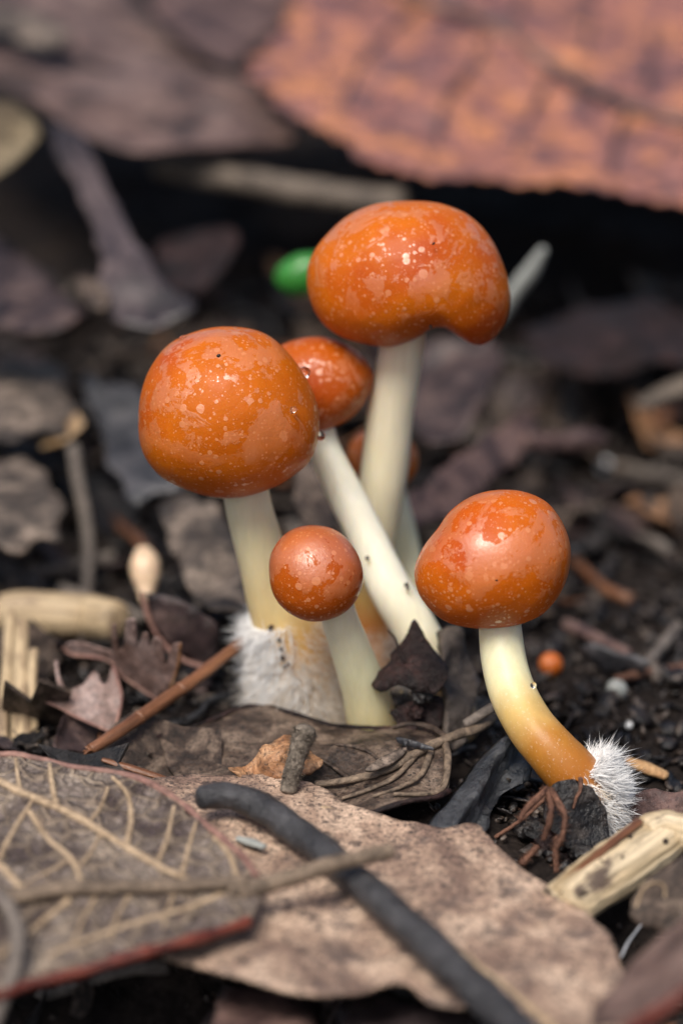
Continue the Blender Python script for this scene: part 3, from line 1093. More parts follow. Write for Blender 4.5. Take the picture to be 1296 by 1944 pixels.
leaf('dead_leaf', 'long mauve-brown leaf sloping down behind the glossy separate mushroom', 'leaf',
     [(1020, 792), (1010, 840), (960, 890), (900, 945), (840, 985), (775, 1015), (770, 960), (820, 905), (880, 860), (930, 815), (980, 790)],
     [(1000, 810, ('y', 5.4)), (790, 990, ('y', 2.9)), (900, 860, ('y', 4.4))], M['leaf_mauve'], cell=.13, amp=.12, freq=1, thick=.04, seed=11)
stick('stick', 'grey-mauve stick behind the long sloping leaf', 'stick', pxpath([(1000, 838, 18, 5.2), (1060, 838, 20, 5.4), (1140, 836, 18, 5.6)]), M['leaf_mauve'], rough=.3)
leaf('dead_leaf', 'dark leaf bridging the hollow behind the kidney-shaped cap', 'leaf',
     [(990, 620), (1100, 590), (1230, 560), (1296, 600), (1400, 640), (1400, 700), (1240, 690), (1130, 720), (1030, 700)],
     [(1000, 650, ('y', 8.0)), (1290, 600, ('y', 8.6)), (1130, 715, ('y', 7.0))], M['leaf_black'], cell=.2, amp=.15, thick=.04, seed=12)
stick('wood_chip', 'yellow-brown wood chip lying far back on the dark litter', 'wood chip', pxpath([(1215, 768, 20, 6.2), (1260, 748, 26, 6.3), (1320, 722, 24, 6.4)]), M['stick_dull'], flat=.5, rough=.2)
stick('twig', 'white bare twig end pointing up behind the kidney-shaped cap', 'twig', pxpath([(945, 600, 17, 5.6), (975, 555, 17, 5.5), (1008, 512, 15, 5.4), (1030, 474, 9, 5.3)]), M['bone'], rough=.12)
# green bud
p = at(578, 520, 4.8)
D, F = ico_dirs(4)
V = [p + Vector((d.x * .33, d.y * .2, d.z * .24 + d.x * .04)) * (1 + .05 * n3(d.x * 2, d.y * 2, d.z * 2)) for d in D]
gb = thing('green_shoot', 'bright green shoot tip peeping out beside the kidney-shaped cap', 'shoot', Vector((p.x, p.y, gh(p.x, p.y))))
mesh('shoot_tip', V, F, M['green'], gb)
v_, f_, t_ = tube([(p.x + 1.0, p.y + .1, gh(p.x, p.y) - .1, .07), (p.x + .9, p.y + .1, p.z * .6, .07), (p.x + .3, p.y, p.z, .10)], 10, 16)
mesh('shoot_stem', v_, f_, M['leaf_purple'], gb)

# ------------------------------------------------------------------ left background
leaf('dead_leaf', 'weathered grey leaf lying flat beside the thin upright twig', 'leaf',
     [(-120, 690), (-20, 700), (20, 672), (62, 690), (100, 676), (128, 722), (118, 748), (152, 780), (120, 800), (132, 826), (70, 818), (30, 846), (-30, 822), (-120, 850)],
     [(0, 700, ('y', 6.4)), (140, 790, ('y', 4.9)), (0, 835, ('y', 4.4))], M['leaf_grey'], cell=.15, amp=.14, thick=.04, seed=13)
leaf('dead_leaf', 'mottled grey-brown leaf under the weathered grey leaf', 'leaf',
     [(-120, 868), (-10, 880), (40, 862), (86, 900), (92, 934), (134, 968), (108, 985), (120, 1022), (66, 1004), (34, 1042), (-20, 1016), (-60, 1040), (-120, 1020)],
     [(0, 890, ('y', 3.9)), (110, 990, ('y', 2.9)), (-60, 1020, ('y', 2.6))], M['leaf_grey'], cell=.15, amp=.14, thick=.04, seed=14)
leaf('dead_leaf', 'smooth slate-grey leaf leaning behind the large round cap', 'leaf',
     [(165, 715), (215, 740), (232, 722), (300, 770), (340, 835), (330, 870), (355, 930), (296, 940), (262, 968), (230, 905), (205, 890), (196, 820), (172, 790)],
     [(190, 740, ('y', 5.6)), (320, 800, ('y', 4.8)), (290, 945, ('y', 3.6))], M['leaf_slate'], cell=.15, amp=.12, thick=.04, seed=15)
leaf('leaf_scrap', 'tan triangular leaf scrap near the top of the thin upright twig', 'leaf',
     [(70, 850), (110, 800), (150, 785), (160, 805), (120, 835)],
     [(80, 845, ('y', 4.6)), (150, 790, ('y', 4.9)), (120, 835, ('y', 4.4))], M['leaf_ochre'], cell=.12, amp=.05, thick=.04, seed=16)
leaf('dead_leaf', 'crinkled grey-brown leaf behind the stem of the large round mushroom', 'leaf',
     [(296, 950), (345, 925), (400, 955), (440, 1000), (468, 1075), (482, 1150), (440, 1172), (400, 1165), (370, 1130), (345, 1085), (318, 1020)],
     [(310, 960, ('y', 3.2)), (460, 1070, ('y', 1.9)), (370, 1125, ('y', 1.5))], M['leaf_grey'], cell=.1, amp=.2, freq=1.6, thick=.035, jag=.04, seed=17)
leaf('dead_leaf', 'dark red-rimmed cupped leaf behind the red-brown stick', 'leaf',
     [(276, 1120), (325, 1130), (385, 1158), (415, 1185), (412, 1240), (395, 1270), (350, 1250), (310, 1210), (285, 1165)],
     [(280, 1125, 1.0), (415, 1190, .75), (390, 1265, .3)], M['leaf_purple'], cell=.1, amp=.1, thick=.03, seed=18,
     rims=[('rim', [(276, 1122), (290, 1172), (315, 1215), (350, 1250), (395, 1268)], 5, M['rim_brown'], .02)])
leaf('dead_leaf', 'brown leaf behind the slanting white stem', 'leaf',
     [(555, 880), (600, 870), (650, 950), (640, 1010), (580, 1000), (560, 950)],
     [(560, 900, ('y', 2.9)), (650, 960, ('y', 2.6)), (590, 1000, ('y', 2.0))], M['leaf_mid'], cell=.12, amp=.1, thick=.035, seed=181)
stick('twig', 'thin upright grey-pink twig with a rounded end', 'twig', pxpath([(140, 850, 14, 4.2), (147, 905, 13, 4.1), (163, 985, 12, 3.9), (168, 1065, 12, 3.6), (162, 1140, 11, 3.3), (150, 1205, 11, 3.0), (146, 1240, 11, 2.8)]), M['stick_grey'], rough=.1)
stick('cane_piece', 'thick pale yellow cane piece lying behind the lobed leaves', 'cane', gpath([(10, 1168, 40, .3), (60, 1166, 44, .3), (120, 1168, 45, .3), (170, 1172, 43, .3), (216, 1178, 38, .3)]), M['straw'], seg=20, rough=.08, rfreq=2, round_end=(True, True))
# bud
pb = pxpath([(276, 1140, 10, 1.9), (277, 1120, 17, 2.0), (277, 1095, 27, 2.1), (275, 1068, 29, 2.2), (272, 1048, 18, 2.3)])
stick('bud_scale', 'pale tan teardrop bud scale propped among the brown leaves', 'bud', pb, M['bud'], seg=16, rough=.06)
# split straw at the frame edge
st = thing('split_straw', 'split yellow straw stalk standing behind the veined leaf', 'straw', ong(30, 1425))
for rows, fl in (([(20, 1160, 9, 1.1), (14, 1250, 10, .5), (8, 1340, 11, -.1), (4, 1440, 12, -.6)], .5), ([(64, 1235, 9, .5), (60, 1310, 9, .1), (62, 1380, 10, -.3), (72, 1450, 10, -.7)], .5),
                 ([(38, 1180, 16, 1.0), (36, 1260, 18, .45), (38, 1340, 19, -.1), (44, 1450, 21, -.7)], .3)):
    v_, f_, t_ = tube(pxpath(rows), 12, 30, rough=.18, rfreq=4, flat=fl, flatdir=FWD, ridge=.08)
    mesh('fibre_strip', v_, f_, M['straw'], st)

# ------------------------------------------------------------------ small lobed leaves and sticks on the left
LOB1 = [(207, 1392), (185, 1382), (150, 1366), (112, 1346), (82, 1338), (84, 1331), (112, 1330), (118, 1318), (106, 1295), (103, 1262), (111, 1260), (114, 1288), (126, 1313), (160, 1302),
        (178, 1278), (186, 1284), (196, 1306), (206, 1296), (212, 1272), (219, 1276), (225, 1302), (231, 1335), (225, 1368), (218, 1388)]
leaf('lobed_leaf', 'small brown lobed leaf with curled orange tips beside the red-brown stick', 'leaf', LOB1, [(205, 1392, .15), (90, 1335, .35), (215, 1275, .55)], M['leaf_lobed'], cell=.035, jag=.006, amp=.04, freq=1.6, thick=.022, seed=19,
     disp=lambda u, v: .16 * (u - .55) ** 2 + .05 * v,
     rims=[('rim', [(207, 1392), (150, 1366), (112, 1346), (82, 1335)], 3.0, M['rim_brown'], .0), ('rim', [(218, 1388), (231, 1335), (225, 1302), (215, 1274)], 3.0, M['rim_brown'], .0)])
LOB2 = [(302, 1330), (270, 1312), (240, 1288), (215, 1260), (190, 1248), (140, 1240), (124, 1226), (132, 1216), (160, 1218), (200, 1230), (216, 1236), (217, 1180), (223, 1178), (228, 1232), (240, 1222),
        (244, 1170), (262, 1168), (264, 1228), (278, 1195), (284, 1196), (286, 1228), (298, 1204), (312, 1214), (318, 1262), (334, 1216), (350, 1214), (342, 1262), (330, 1305), (318, 1328)]
leaf('lobed_leaf', 'larger brown finger-lobed leaf standing behind the red-brown stick', 'leaf', LOB2, [(302, 1330, .15), (130, 1226, .6), (330, 1220, .9)], M['leaf_lobed'], cell=.035, jag=.006, amp=.04, freq=1.6, thick=.022, seed=20,
     disp=lambda u, v: .12 * (u - .6) ** 2 + .05 * v,
     rims=[('rim', [(302, 1330), (240, 1288), (205, 1252), (140, 1240), (124, 1226)], 3.2, M['rim_brown'], .0), ('rim', [(318, 1328), (342, 1262), (348, 1216)], 3.5, M['leaf_orange'], .0)])
rs = thing('stick', 'slender red-brown stick leaning toward the fuzzy mushroom base', 'stick', onz(170, 1425, .1))
rows = pxpath([(172, 1424, 12, -1.5), (230, 1386, 13, -1.25), (300, 1338, 13, -.9), (380, 1282, 13, -.5), (470, 1212, 12, 0.0)])
v_, f_, t_ = tube(rows, 14, 60, rough=.10, rfreq=5, round_end=(False, True))
mesh('shaft', v_, f_, M['stick_red'], rs)
S = catmull(rows, 100)
for k in (36, 62):
    a = Vector(S[k][:3])
    b = Vector(S[k + 3][:3])
    v_, f_, t_ = tube([(*a, S[k][3] * .9), (*a.lerp(b, .5), S[k][3] * 1.14), (*b, S[k][3] * .9)], 14, 8, rough=.1)
    mesh('node_ring', v_, f_, M['stick_red'], rs)
fv = []
a = Vector(S[0][:3])
for k in range(9):
    q = a + Vector((R.uniform(-.05, .03), R.uniform(-.05, .05), R.uniform(-.05, .05)))
    v_, f_, t_ = tube([(*(a + (q - a) * .2), .018), (*(q + Vector((-.03, 0, -.01))), .008)], 5, 5)
    mesh('splinter', v_, f_, M['stick_red'], rs)
stick('stick_splinter', 'short orange-brown splinter below the end of the red-brown stick', 'splinter', pxpath([(196, 1443, 7, -1.75), (240, 1456, 10, -1.8), (290, 1472, 9, -1.85), (335, 1487, 7, -1.9)]), M['stick_red'], rough=.15, flat=.6)
stick('twig', 'short dark twig stub behind the tan speckled leaf', 'twig', gpath([(316, 1408, 12, .15), (298, 1432, 11, .12), (282, 1458, 10, .1)]), M['stick_grey'], rough=.2)

# ------------------------------------------------------------------ middle ground
leaf('dead_leaf', 'dark brown decayed leaf with rope-like veins at the foot of the mushrooms', 'leaf',
     [(300, 1405), (380, 1372), (440, 1352), (480, 1343), (545, 1352), (620, 1364), (700, 1370), (755, 1374), (800, 1385), (842, 1402), (856, 1440), (850, 1488), (825, 1512), (770, 1530), (700, 1542), (600, 1520), (450, 1490), (330, 1470)],
     [(480, 1350, .34), (845, 1410, .42), (700, 1540, .30)], M['leaf_mid'], cell=.085, amp=.12, freq=1.5, thick=.03, jag=.03, seed=21,
     veins=[('midrib', [(950, 1352), (905, 1385), (850, 1415), (790, 1446), (735, 1468), (670, 1478), (600, 1486)], 12, 8, M['petiole'], .05),
            ('vein', [(845, 1420), (850, 1450), (838, 1485), (800, 1506), (750, 1520)], 8, 5, M['petiole'], .03),
            ('vein', [(820, 1432), (800, 1470), (760, 1500), (710, 1520)], 7, 4, M['petiole'], .03),
            ('vein', [(790, 1446), (750, 1480), (700, 1502), (650, 1510)], 6, 4, M['petiole'], .03),
            ('vein', [(850, 1412), (820, 1385), (780, 1378), (745, 1385)], 7, 4, M['leaf_mid'], .03),
            ('vein', [(735, 1466), (700, 1440), (640, 1425)], 5, 3, M['leaf_mid'], .02),
            ('vein', [(670, 1478), (620, 1450), (560, 1440)], 5, 3, M['leaf_mid'], .02)],
     rims=[('rim', [(300, 1405), (380, 1374), (440, 1354), (480, 1345), (545, 1354), (620, 1366), (720, 1373), (790, 1384)], 4.5, M['leaf_black'], .01), ('rim', [(850, 1488), (825, 1512), (770, 1531), (700, 1543)], 6, M['leaf_black'], .0)])
for lab, ol, pl, mt in (
        ('narrow grey leaf sliver lying on the dark decayed leaf', [(690, 1462), (720, 1440), (760, 1422), (775, 1416), (770, 1428), (745, 1448), (710, 1462)], [(690, 1462, .46), (772, 1418, .53), (730, 1450, .48)], 'leaf_grey'),
        ('slim bluish sliver beside the rope-like midrib', [(748, 1398), (775, 1402), (822, 1418), (826, 1426), (780, 1420), (752, 1410)], [(748, 1400, .56), (824, 1420, .56), (780, 1418, .52)], 'leaf_slate')):
    leaf('leaf_sliver', lab, 'leaf', ol, pl, M[mt], cell=.05, jag=.006, amp=.02, thick=.03, seed=22)
leaf('leaf_scrap', 'crumpled orange-brown leaf scrap behind the fibrous stub', 'leaf',
     [(430, 1462), (460, 1450), (500, 1425), (520, 1400), (550, 1394), (575, 1405), (610, 1425), (612, 1448), (590, 1470), (540, 1478), (500, 1475), (460, 1482)],
     [(440, 1465, .40), (560, 1398, .60), (605, 1460, .40)], M['leaf_orange'], cell=.05, jag=.03, amp=.2, freq=3.2, thick=.03, seed=23)
stub_r = pxpath([(580, 1386, 20, -2.3), (574, 1404, 20, -2.32), (564, 1436, 17.5, -2.36), (554, 1470, 17, -2.4), (548, 1500, 17, -2.45)])
stb = thing('twig_stub', 'short fibrous grey stub standing up at the edge of the tan leaf', 'twig', Vector(stub_r[-1][:3]))
v_, f_, t_ = tube(stub_r, 24, 50, rough=.10, rfreq=12)
mesh('stub_shaft', v_, f_, M['stick_fibre'], stb)
fuzz(stb, list(reversed(stub_r)), .1, 1.0, 900, .03, M['stick_fibre'], 9, curl=.6, width=.004, name='fibre_hairs')
# blue-black bark strip with ridges
leaf('bark_strip', 'wet blue-black ridged strip of bark beside the curved stem', 'bark',
     [(812, 1575), (850, 1530), (890, 1480), (925, 1430), (955, 1398), (1000, 1405), (1012, 1450), (1000, 1485), (955, 1505), (930, 1545), (915, 1585)],
     [(830, 1560, .25), (960, 1410, .55), (1000, 1480, .25)], M['bark_wet'], cell=.06, jag=.015, amp=.08, freq=2, thick=.10, seed=24, disp=lambda u, v: .10 * math.sin(17 * (u + .62 * (1 - v)) + 1) + .045 * math.sin(43 * (u + .62 * (1 - v))))
# dark torn leaf fragments at the foot of the slanting stem
leaf('torn_leaf', 'torn blackish-purple leaf piece upright against the slanting white stem', 'leaf',
     [(705, 1302), (716, 1278), (735, 1262), (743, 1248), (738, 1243), (756, 1222), (770, 1200), (786, 1172), (797, 1184), (806, 1212), (828, 1236), (850, 1262), (846, 1300), (825, 1318), (790, 1312), (755, 1306), (735, 1312), (722, 1314)],
     [(786, 1175, ('y', -.55)), (706, 1302, ('y', -.95)), (848, 1290, ('y', -1.0))], M['leaf_black'], cell=.06, jag=.035, jfreq=8, amp=.12, freq=2.4, thick=.025, seed=25,
     veins=[('vein', [(770, 1262), (757, 1232), (748, 1210), (737, 1198)], 3.2, 1.4, M['leaf_black'], .02)])
leaf('torn_leaf', 'lower dark torn leaf piece with a pointed corner beneath the upright one', 'leaf',
     [(734, 1352), (770, 1338), (800, 1320), (835, 1318), (845, 1350), (838, 1392), (800, 1396), (762, 1388), (752, 1372)],
     [(736, 1352, ('y', -1.0)), (835, 1320, ('y', -.85)), (800, 1395, ('y', -1.05))], M['leaf_black'], cell=.06, jag=.02, jfreq=7, amp=.10, freq=2.2, thick=.025, seed=26)
leaf('bark_piece', 'grey-brown rough bark piece standing between the two mushroom groups', 'bark',
     [(838, 1188), (868, 1198), (892, 1240), (908, 1290), (900, 1335), (896, 1370), (890, 1405), (858, 1425), (842, 1395), (850, 1340), (838, 1275)],
     [(850, 1195, ('y', -.35)), (845, 1395, ('y', -1.1)), (905, 1300, ('y', -.55))], M['bark_grey'], cell=.06, jag=.035, jfreq=5, amp=.18, freq=2.6, thick=.08, seed=27)
stick('twig', 'short grey twig piece crossing behind the rope-like midrib', 'twig', pxpath([(884, 1374, 9, -1.3), (915, 1356, 10, -1.25), (950, 1334, 10, -1.2)]), M['stick_grey'], rough=.12)


def clod(px, py, y, rpx, label, mat='leaf_charcoal', sq=(1, 1, .8), group=None, seed=0):
    p = at(px, py, y)
    r = rpx * (p - CAMP).dot(FWD) / KPX
    D, F = ico_dirs(4)
    V = []
    for d in D:
        k = 1 + .35 * n3(d.x * 1.8 + seed, d.y * 1.8, d.z * 1.8) + .18 * n3(d.x * 5, d.y * 5 + seed, d.z * 5)
        V.append(p + Vector((d.x * sq[0], d.y * sq[1], d.z * sq[2])) * r * k)
    o = mesh('soil_clod', V, F, M[mat])
    return tagit(o, label, 'soil clod', group)


CL = 'black rounded soil clod under the torn leaf pieces'
clod(800, 1322, -.95, 20, CL, 'leaf_charcoal', seed=1, group='clods under the torn leaf')
clod(828, 1282, -.9, 17, CL, 'leaf_charcoal', seed=2, group='clods under the torn leaf')
clod(790, 1352, -1.0, 16, CL, 'leaf_black', seed=3, group='clods under the torn leaf')
clod(762, 1312, -.9, 5, 'pale cream grain stuck below the torn leaf piece', 'wood_pale', seed=31)

# ------------------------------------------------------------------ foot of the separate mushroom
leaf('torn_leaf', 'charcoal leaf piece clinging to the fuzzy foot of the separate mushroom', 'leaf',
     [(1034, 1560), (1036, 1520), (1044, 1494), (1068, 1482), (1092, 1476), (1100, 1490), (1118, 1492), (1136, 1514), (1152, 1540), (1158, 1575), (1150, 1606), (1120, 1618), (1075, 1612)],
     [(1070, 1482, ('y', -2.62)), (1040, 1570, ('y', -2.85)), (1155, 1580, ('y', -2.7))], M['leaf_charcoal'], cell=.05, jag=.02, jfreq=7, amp=.10, freq=2, thick=.03, seed=28,
     veins=[('root_thread', [(1100, 1478), (1098, 1500), (1090, 1515), (1086, 1535)], 5, 2.5, M['root_red'], .01)])
G2 = 'clods at the foot of the separate mushroom'
CL2 = 'dark crumbly soil clod beneath the red rootlets'
for k, (px, py, y, r, mt) in enumerate([(1010, 1575, -2.6, 26, 'leaf_charcoal'), (1045, 1600, -2.7, 30, 'leaf_black'), (1015, 1625, -2.8, 24, 'leaf_charcoal'), (1075, 1640, -2.8, 30, 'leaf_black'), (1105, 1618, -2.85, 22, 'leaf_charcoal'),
                                        (1140, 1618, -2.8, 22, 'leaf_mid'), (1045, 1645, -2.9, 18, 'leaf_black')]):
    clod(px, py, y, r, CL2, mt, (1.2, 1, .8), G2, k + 5)
clod(1078, 1680, -3.15, 26, 'blue-black lump of charred wood at the end of the pale wood piece', 'bark_wet', (1.2, 1, .9), None, 20)
rt = thing('rootlet', 'bunch of fuzzy red-brown rootlets under the separate mushroom', 'rootlet', at(1040, 1500, -2.6))
for rows in ([(1036, 1498, 8, -2.7), (1022, 1514, 8, -2.85), (1003, 1532, 8, -2.95), (986, 1556, 6, -3.0)], [(1038, 1500, 8, -2.7), (1046, 1530, 7, -2.95), (1043, 1560, 7, -3.0), (1032, 1594, 6, -3.0)],
             [(1044, 1500, 8, -2.7), (1060, 1525, 8, -2.95), (1072, 1552, 7, -3.05), (1068, 1586, 6, -3.1), (1056, 1610, 6, -3.1)], [(1056, 1590, 6, -3.05), (1054, 1620, 7, -3.1), (1057, 1655, 6, -3.15)],
             [(1020, 1608, 6, -3.0), (1005, 1624, 7, -3.05), (988, 1640, 7, -3.1)]):
    rows = [(q[0], q[1], q[2] * .85, q[3]) for q in rows]
    pr = pxpath(rows)
    v_, f_, t_ = tube(pr, 10, 26, rough=.3, rfreq=9)
    o = mesh('root', v_, f_, M['root_red'], rt)
    fuzz(o, pr, 0, 1, 160, .035, M['root_red'], 40, curl=.5, width=.003, name='root_hairs')
stick('twig', 'fine dark rootlet twig crossing toward the charcoal leaf piece', 'twig', pxpath([(940, 1590, 4, -2.7), (985, 1560, 4, -2.65), (1020, 1530, 4, -2.6), (1040, 1510, 4, -2.55)]), M['root_red'], rough=.2)

# pale wood piece
pw = thing('wood_piece', 'pale yellow fibrous wood piece with dark stains', 'wood', onz(1180, 1690, 0))
rows = zpath([(1075, 1718, 56, .12), (1130, 1676, 60, .16), (1190, 1632, 62, .20), (1250, 1590, 60, .24)])
v_, f_, t_ = tube(rows, 64, 70, rough=.10, rfreq=2.2, flat=.72, round_end=(False, False), ridge=.035, nridge=19)
mesh('split_wood', v_, f_, M['wood_pale'], pw)
edge = zpath([(1082, 1664, 7, .30), (1120, 1634, 9, .36), (1165, 1598, 10, .42), (1212, 1560, 9, .46)])
v_, f_, t_ = tube(edge, 10, 40, rough=.5, rfreq=4, flat=.6)
mesh('bark_edge', v_, f_, M['stick_red'], pw)
r0 = Vector(rows[-1][:3])
axis_ = (Vector(rows[-1][:3]) - Vector(rows[-2][:3])).normalized()
for k in range(26):
    an = R.uniform(0, 6.283)
    rr_ = R.uniform(.05, .28)
    a = axis_.orthogonal().normalized()
    b = axis_.cross(a)
    q = r0 + a * math.cos(an) * rr_ * .9 + b * math.sin(an) * rr_ * .75 - axis_ * .1
    v_, f_, t_ = tube([(*q, .03), (*(q + axis_ * (.12 + R.uniform(0, .1))), .018)], 5, 5, round_end=(False, True))
    mesh('fibre', v_, f_, M['wood_end'], pw)
for k in range(9):
    a = Vector(rows[1][:3])
    s = R.uniform(-.6, 1.5)
    q = a + axis_ * s + Vector((R.uniform(-.15, .15), -.16 + R.uniform(-.04, .04), .17 + R.uniform(-.03, .03)))
    V = blob_rows(q, R.uniform(.015, .032), (1, 1, 1), k * 1.7)
    mesh('dark_speck', V, ICOF, M['speck'], pw)
stick('wood_piece', 'smaller pale splintered wood piece behind the stained one', 'wood', zpath([(1225, 1590, 34, .30), (1262, 1575, 38, .32), (1330, 1590, 36, .30)]), M['wood_pale'], seg=20, rough=.2, rfreq=4, round_end=(False, False))
leaf('dead_leaf', 'brown woolly leaf piece lying against the pale wood', 'leaf',
     [(1196, 1750), (1200, 1712), (1215, 1682), (1240, 1664), (1296, 1622), (1350, 1590), (1380, 1760), (1290, 1775), (1240, 1765)],
     [(1200, 1745, .15), (1240, 1668, .45), (1340, 1640, .6)], M['leaf_mid'], cell=.07, jag=.02, amp=.12, freq=1.6, thick=.035, seed=29,
     veins=[('vein', [(1208, 1725), (1222, 1690), (1245, 1678), (1262, 1685), (1262, 1705)], 3, 2.5, M['vein_tan'], .01)])
stick('thread', 'fine pale thread curling from the brown woolly leaf piece', 'thread', pxpath([(1178, 1818, 2.2, -4.35), (1192, 1790, 2.2, -4.2), (1210, 1765, 2, -4.0), (1226, 1745, 1.5, -3.9)]), M['thread'], seg=6)

# ------------------------------------------------------------------ front leaves
B_OUT = [(270, 1490), (320, 1474), (380, 1468), (430, 1474), (480, 1468), (530, 1466), (556, 1478), (590, 1486), (622, 1500), (645, 1526), (700, 1541), (760, 1556), (830, 1572), (870, 1566), (905, 1567), (922, 1580), (938, 1604), (985, 1638),
         (1060, 1692), (1120, 1740), (1162, 1790), (1182, 1845), (1225, 1900), (1260, 1990), (1010, 2020), (938, 1944), (903, 1906), (850, 1903), (813, 1898), (778, 1868), (740, 1862), (690, 1878), (640, 1885), (560, 1881), (500, 1874), (380, 1838),
         (260, 1800), (190, 1720), (210, 1600)]
leaf('dead_leaf', 'tan speckled dead leaf with dark mottling spread under the black stick', 'leaf', B_OUT, [(560, 1480, .36), (648, 1884, .12), (1140, 1770, .12)], M['leaf_front_tan'], cell=.075, jag=.03, jfreq=4, amp=.07, freq=.9, thick=.04, seed=33,
     veins=[('midrib', [(800, 1765), (860, 1800), (930, 1850), (1000, 1905), (1060, 1960)], 7, 9, M['vein_tan'], -.005),
            ('insect_mark', [(612, 1540), (626, 1540), (640, 1543)], 11, 11, M['vein_tan'], -.035), ('insect_mark', [(1022, 1758), (1034, 1758)], 9, 9, M['vein_tan'], -.03), ('insect_mark', [(560, 1727), (574, 1730)], 8, 8, M['vein_tan'], -.03)])
A_OUT = [(-330, 1640), (-200, 1470), (-80, 1438), (0, 1436), (60, 1441), (130, 1455), (200, 1463), (260, 1477), (320, 1511), (370, 1550), (420, 1589), (460, 1625), (486, 1662), (496, 1700), (478, 1742), (420, 1766), (330, 1796),
         (250, 1812), (150, 1836), (60, 1856), (0, 1880), (-100, 1920), (-250, 1880)]
PT = M['vein_tan']
leaf('dead_leaf', 'brown upturned leaf showing its raised tan veins and dark red edge', 'leaf', A_OUT, [(300, 1500, .72), (120, 1830, .42), (-60, 1450, .85)], M['leaf_under'], cell=.07, jag=.015, jfreq=3, amp=.06, freq=.8, thick=.035, seed=34, pucker=.03,
     veins=[('midrib', [(-300, 1745), (-100, 1735), (0, 1722), (120, 1708), (250, 1700), (370, 1695), (460, 1688)], 21, 15, M['petiole'], .06),
            ('vein', [(-60, 1462), (0, 1492), (60, 1520), (130, 1552), (190, 1585), (250, 1622), (310, 1655), (390, 1688)], 10, 7, PT, .01),
            ('vein', [(108, 1540), (100, 1500), (94, 1458)], 6, 4, PT, 0), ('vein', [(240, 1612), (249, 1560), (242, 1515), (214, 1480)], 6.5, 4, PT, 0), ('vein', [(298, 1646), (318, 1590), (330, 1540)], 5, 3, PT, 0),
            ('vein', [(345, 1665), (358, 1610), (372, 1566)], 5, 3, PT, 0), ('vein', [(452, 1680), (436, 1625), (405, 1590)], 6, 4, PT, 0), ('vein', [(0, 1636), (28, 1578), (62, 1524)], 6, 4, PT, 0),
            ('vein', [(56, 1545), (90, 1600), (135, 1640), (156, 1690)], 6, 5, PT, 0), ('vein', [(-60, 1610), (0, 1652), (52, 1708)], 9, 7, PT, 0), ('vein', [(165, 1572), (190, 1540), (205, 1500)], 4, 3, PT, 0),
            ('vein', [(135, 1640), (100, 1660), (40, 1690)], 4, 3, PT, 0), ('vein', [(190, 1590), (170, 1630), (150, 1655)], 4, 3, PT, 0), ('vein', [(40, 1510), (34, 1480), (30, 1448)], 4, 3, PT, 0),
            ('vein', [(130, 1718), (62, 1766), (0, 1815)], 7, 4, PT, 0), ('vein', [(245, 1708), (222, 1745), (210, 1790)], 5, 3, PT, 0), ('vein', [(420, 1702), (350, 1732), (270, 1755), (180, 1782), (90, 1812)], 7, 4, PT, 0),
            ('vein', [(180, 1712), (155, 1755), (140, 1790)], 4, 3, PT, 0), ('vein', [(330, 1702), (318, 1735), (310, 1770)], 4, 3, PT, 0)],
     rims=[('rim', [(-80, 1438), (0, 1437), (60, 1442), (130, 1456), (200, 1464), (260, 1478), (320, 1512), (370, 1551), (420, 1590), (460, 1626), (486, 1663)], 7, M['rim_brown'], .0),
           ('rim', [(470, 1745), (420, 1767), (330, 1797), (250, 1814), (150, 1838), (60, 1858), (0, 1882), (-100, 1922)], 11, M['rim_red'], -.02)])
# petiole continues the midrib past the blade, over the black stick
rootA = [o for o in bpy.data.objects if o.get('label', '').startswith('brown upturned')][0]
mp_ = [c for c in rootA.children if c.name.startswith('midrib')][0]
vend = ORIG[mp_.name] + mp_.data.vertices[-1].co / CM
rows = []
for px, py, hw, f in ((440, 1690, 15, 0), (480, 1686, 16, .25), (560, 1664, 17, .5), (650, 1636, 16, .75), (742, 1616, 15, 1)):
    y = (vend.y - .1) * (1 - f) + (vend.y - .1 + .3) * f
    p = at(px, py, y)
    rows.append((p.x, p.y, p.z, hw * (p - CAMP).dot(FWD) / KPX))
v_, f_, t_ = tube(rows, 14, 40, rough=.12, rfreq=6)
mesh('petiole', v_, f_, M['petiole'], rootA)
stick('stick', 'black bent stick with a blunt end lying on the tan speckled leaf', 'stick',
      zpath([(384, 1514, 25, .60), (430, 1512, 26, .58), (490, 1530, 28, .53), (550, 1570, 29, .48), (610, 1614, 29, .45), (680, 1672, 30, .42), (740, 1728, 32, .39), (800, 1782, 33, .36), (870, 1846, 35, .33), (940, 1912, 36, .31), (1010, 1985, 37, .29)]),
      M['stick_black'], seg=28, n=110, rough=.16, rfreq=5)
stick('twig', 'dark drooping twig crossing the midrib of the upturned veined leaf', 'twig', pxpath([(-20, 1690, 13, -5.3), (12, 1716, 15, -5.5), (34, 1770, 16, -5.75), (28, 1840, 16, -6.0), (4, 1900, 16, -6.2), (-20, 1960, 16, -6.4)]), M['stick_grey'], rough=.1)
leaf('dead_leaf', 'blurred pinkish-brown leaf corner with a dark red underside in front', 'leaf',
     [(1120, 1905), (1160, 1868), (1215, 1812), (1296, 1752), (1380, 1690), (1480, 1760), (1480, 1850), (1300, 1866), (1240, 1900), (1190, 1940), (1110, 1945)],
     [(1150, 1900, .6), (1296, 1755, .75), (1300, 1860, 1.0)], M['leaf_brown'], cell=.12, jag=.02, amp=.08, thick=.04, seed=35,
     rims=[('rim', [(1190, 1945), (1245, 1902), (1305, 1870), (1400, 1856)], 16, M['rim_red'], -.06)])
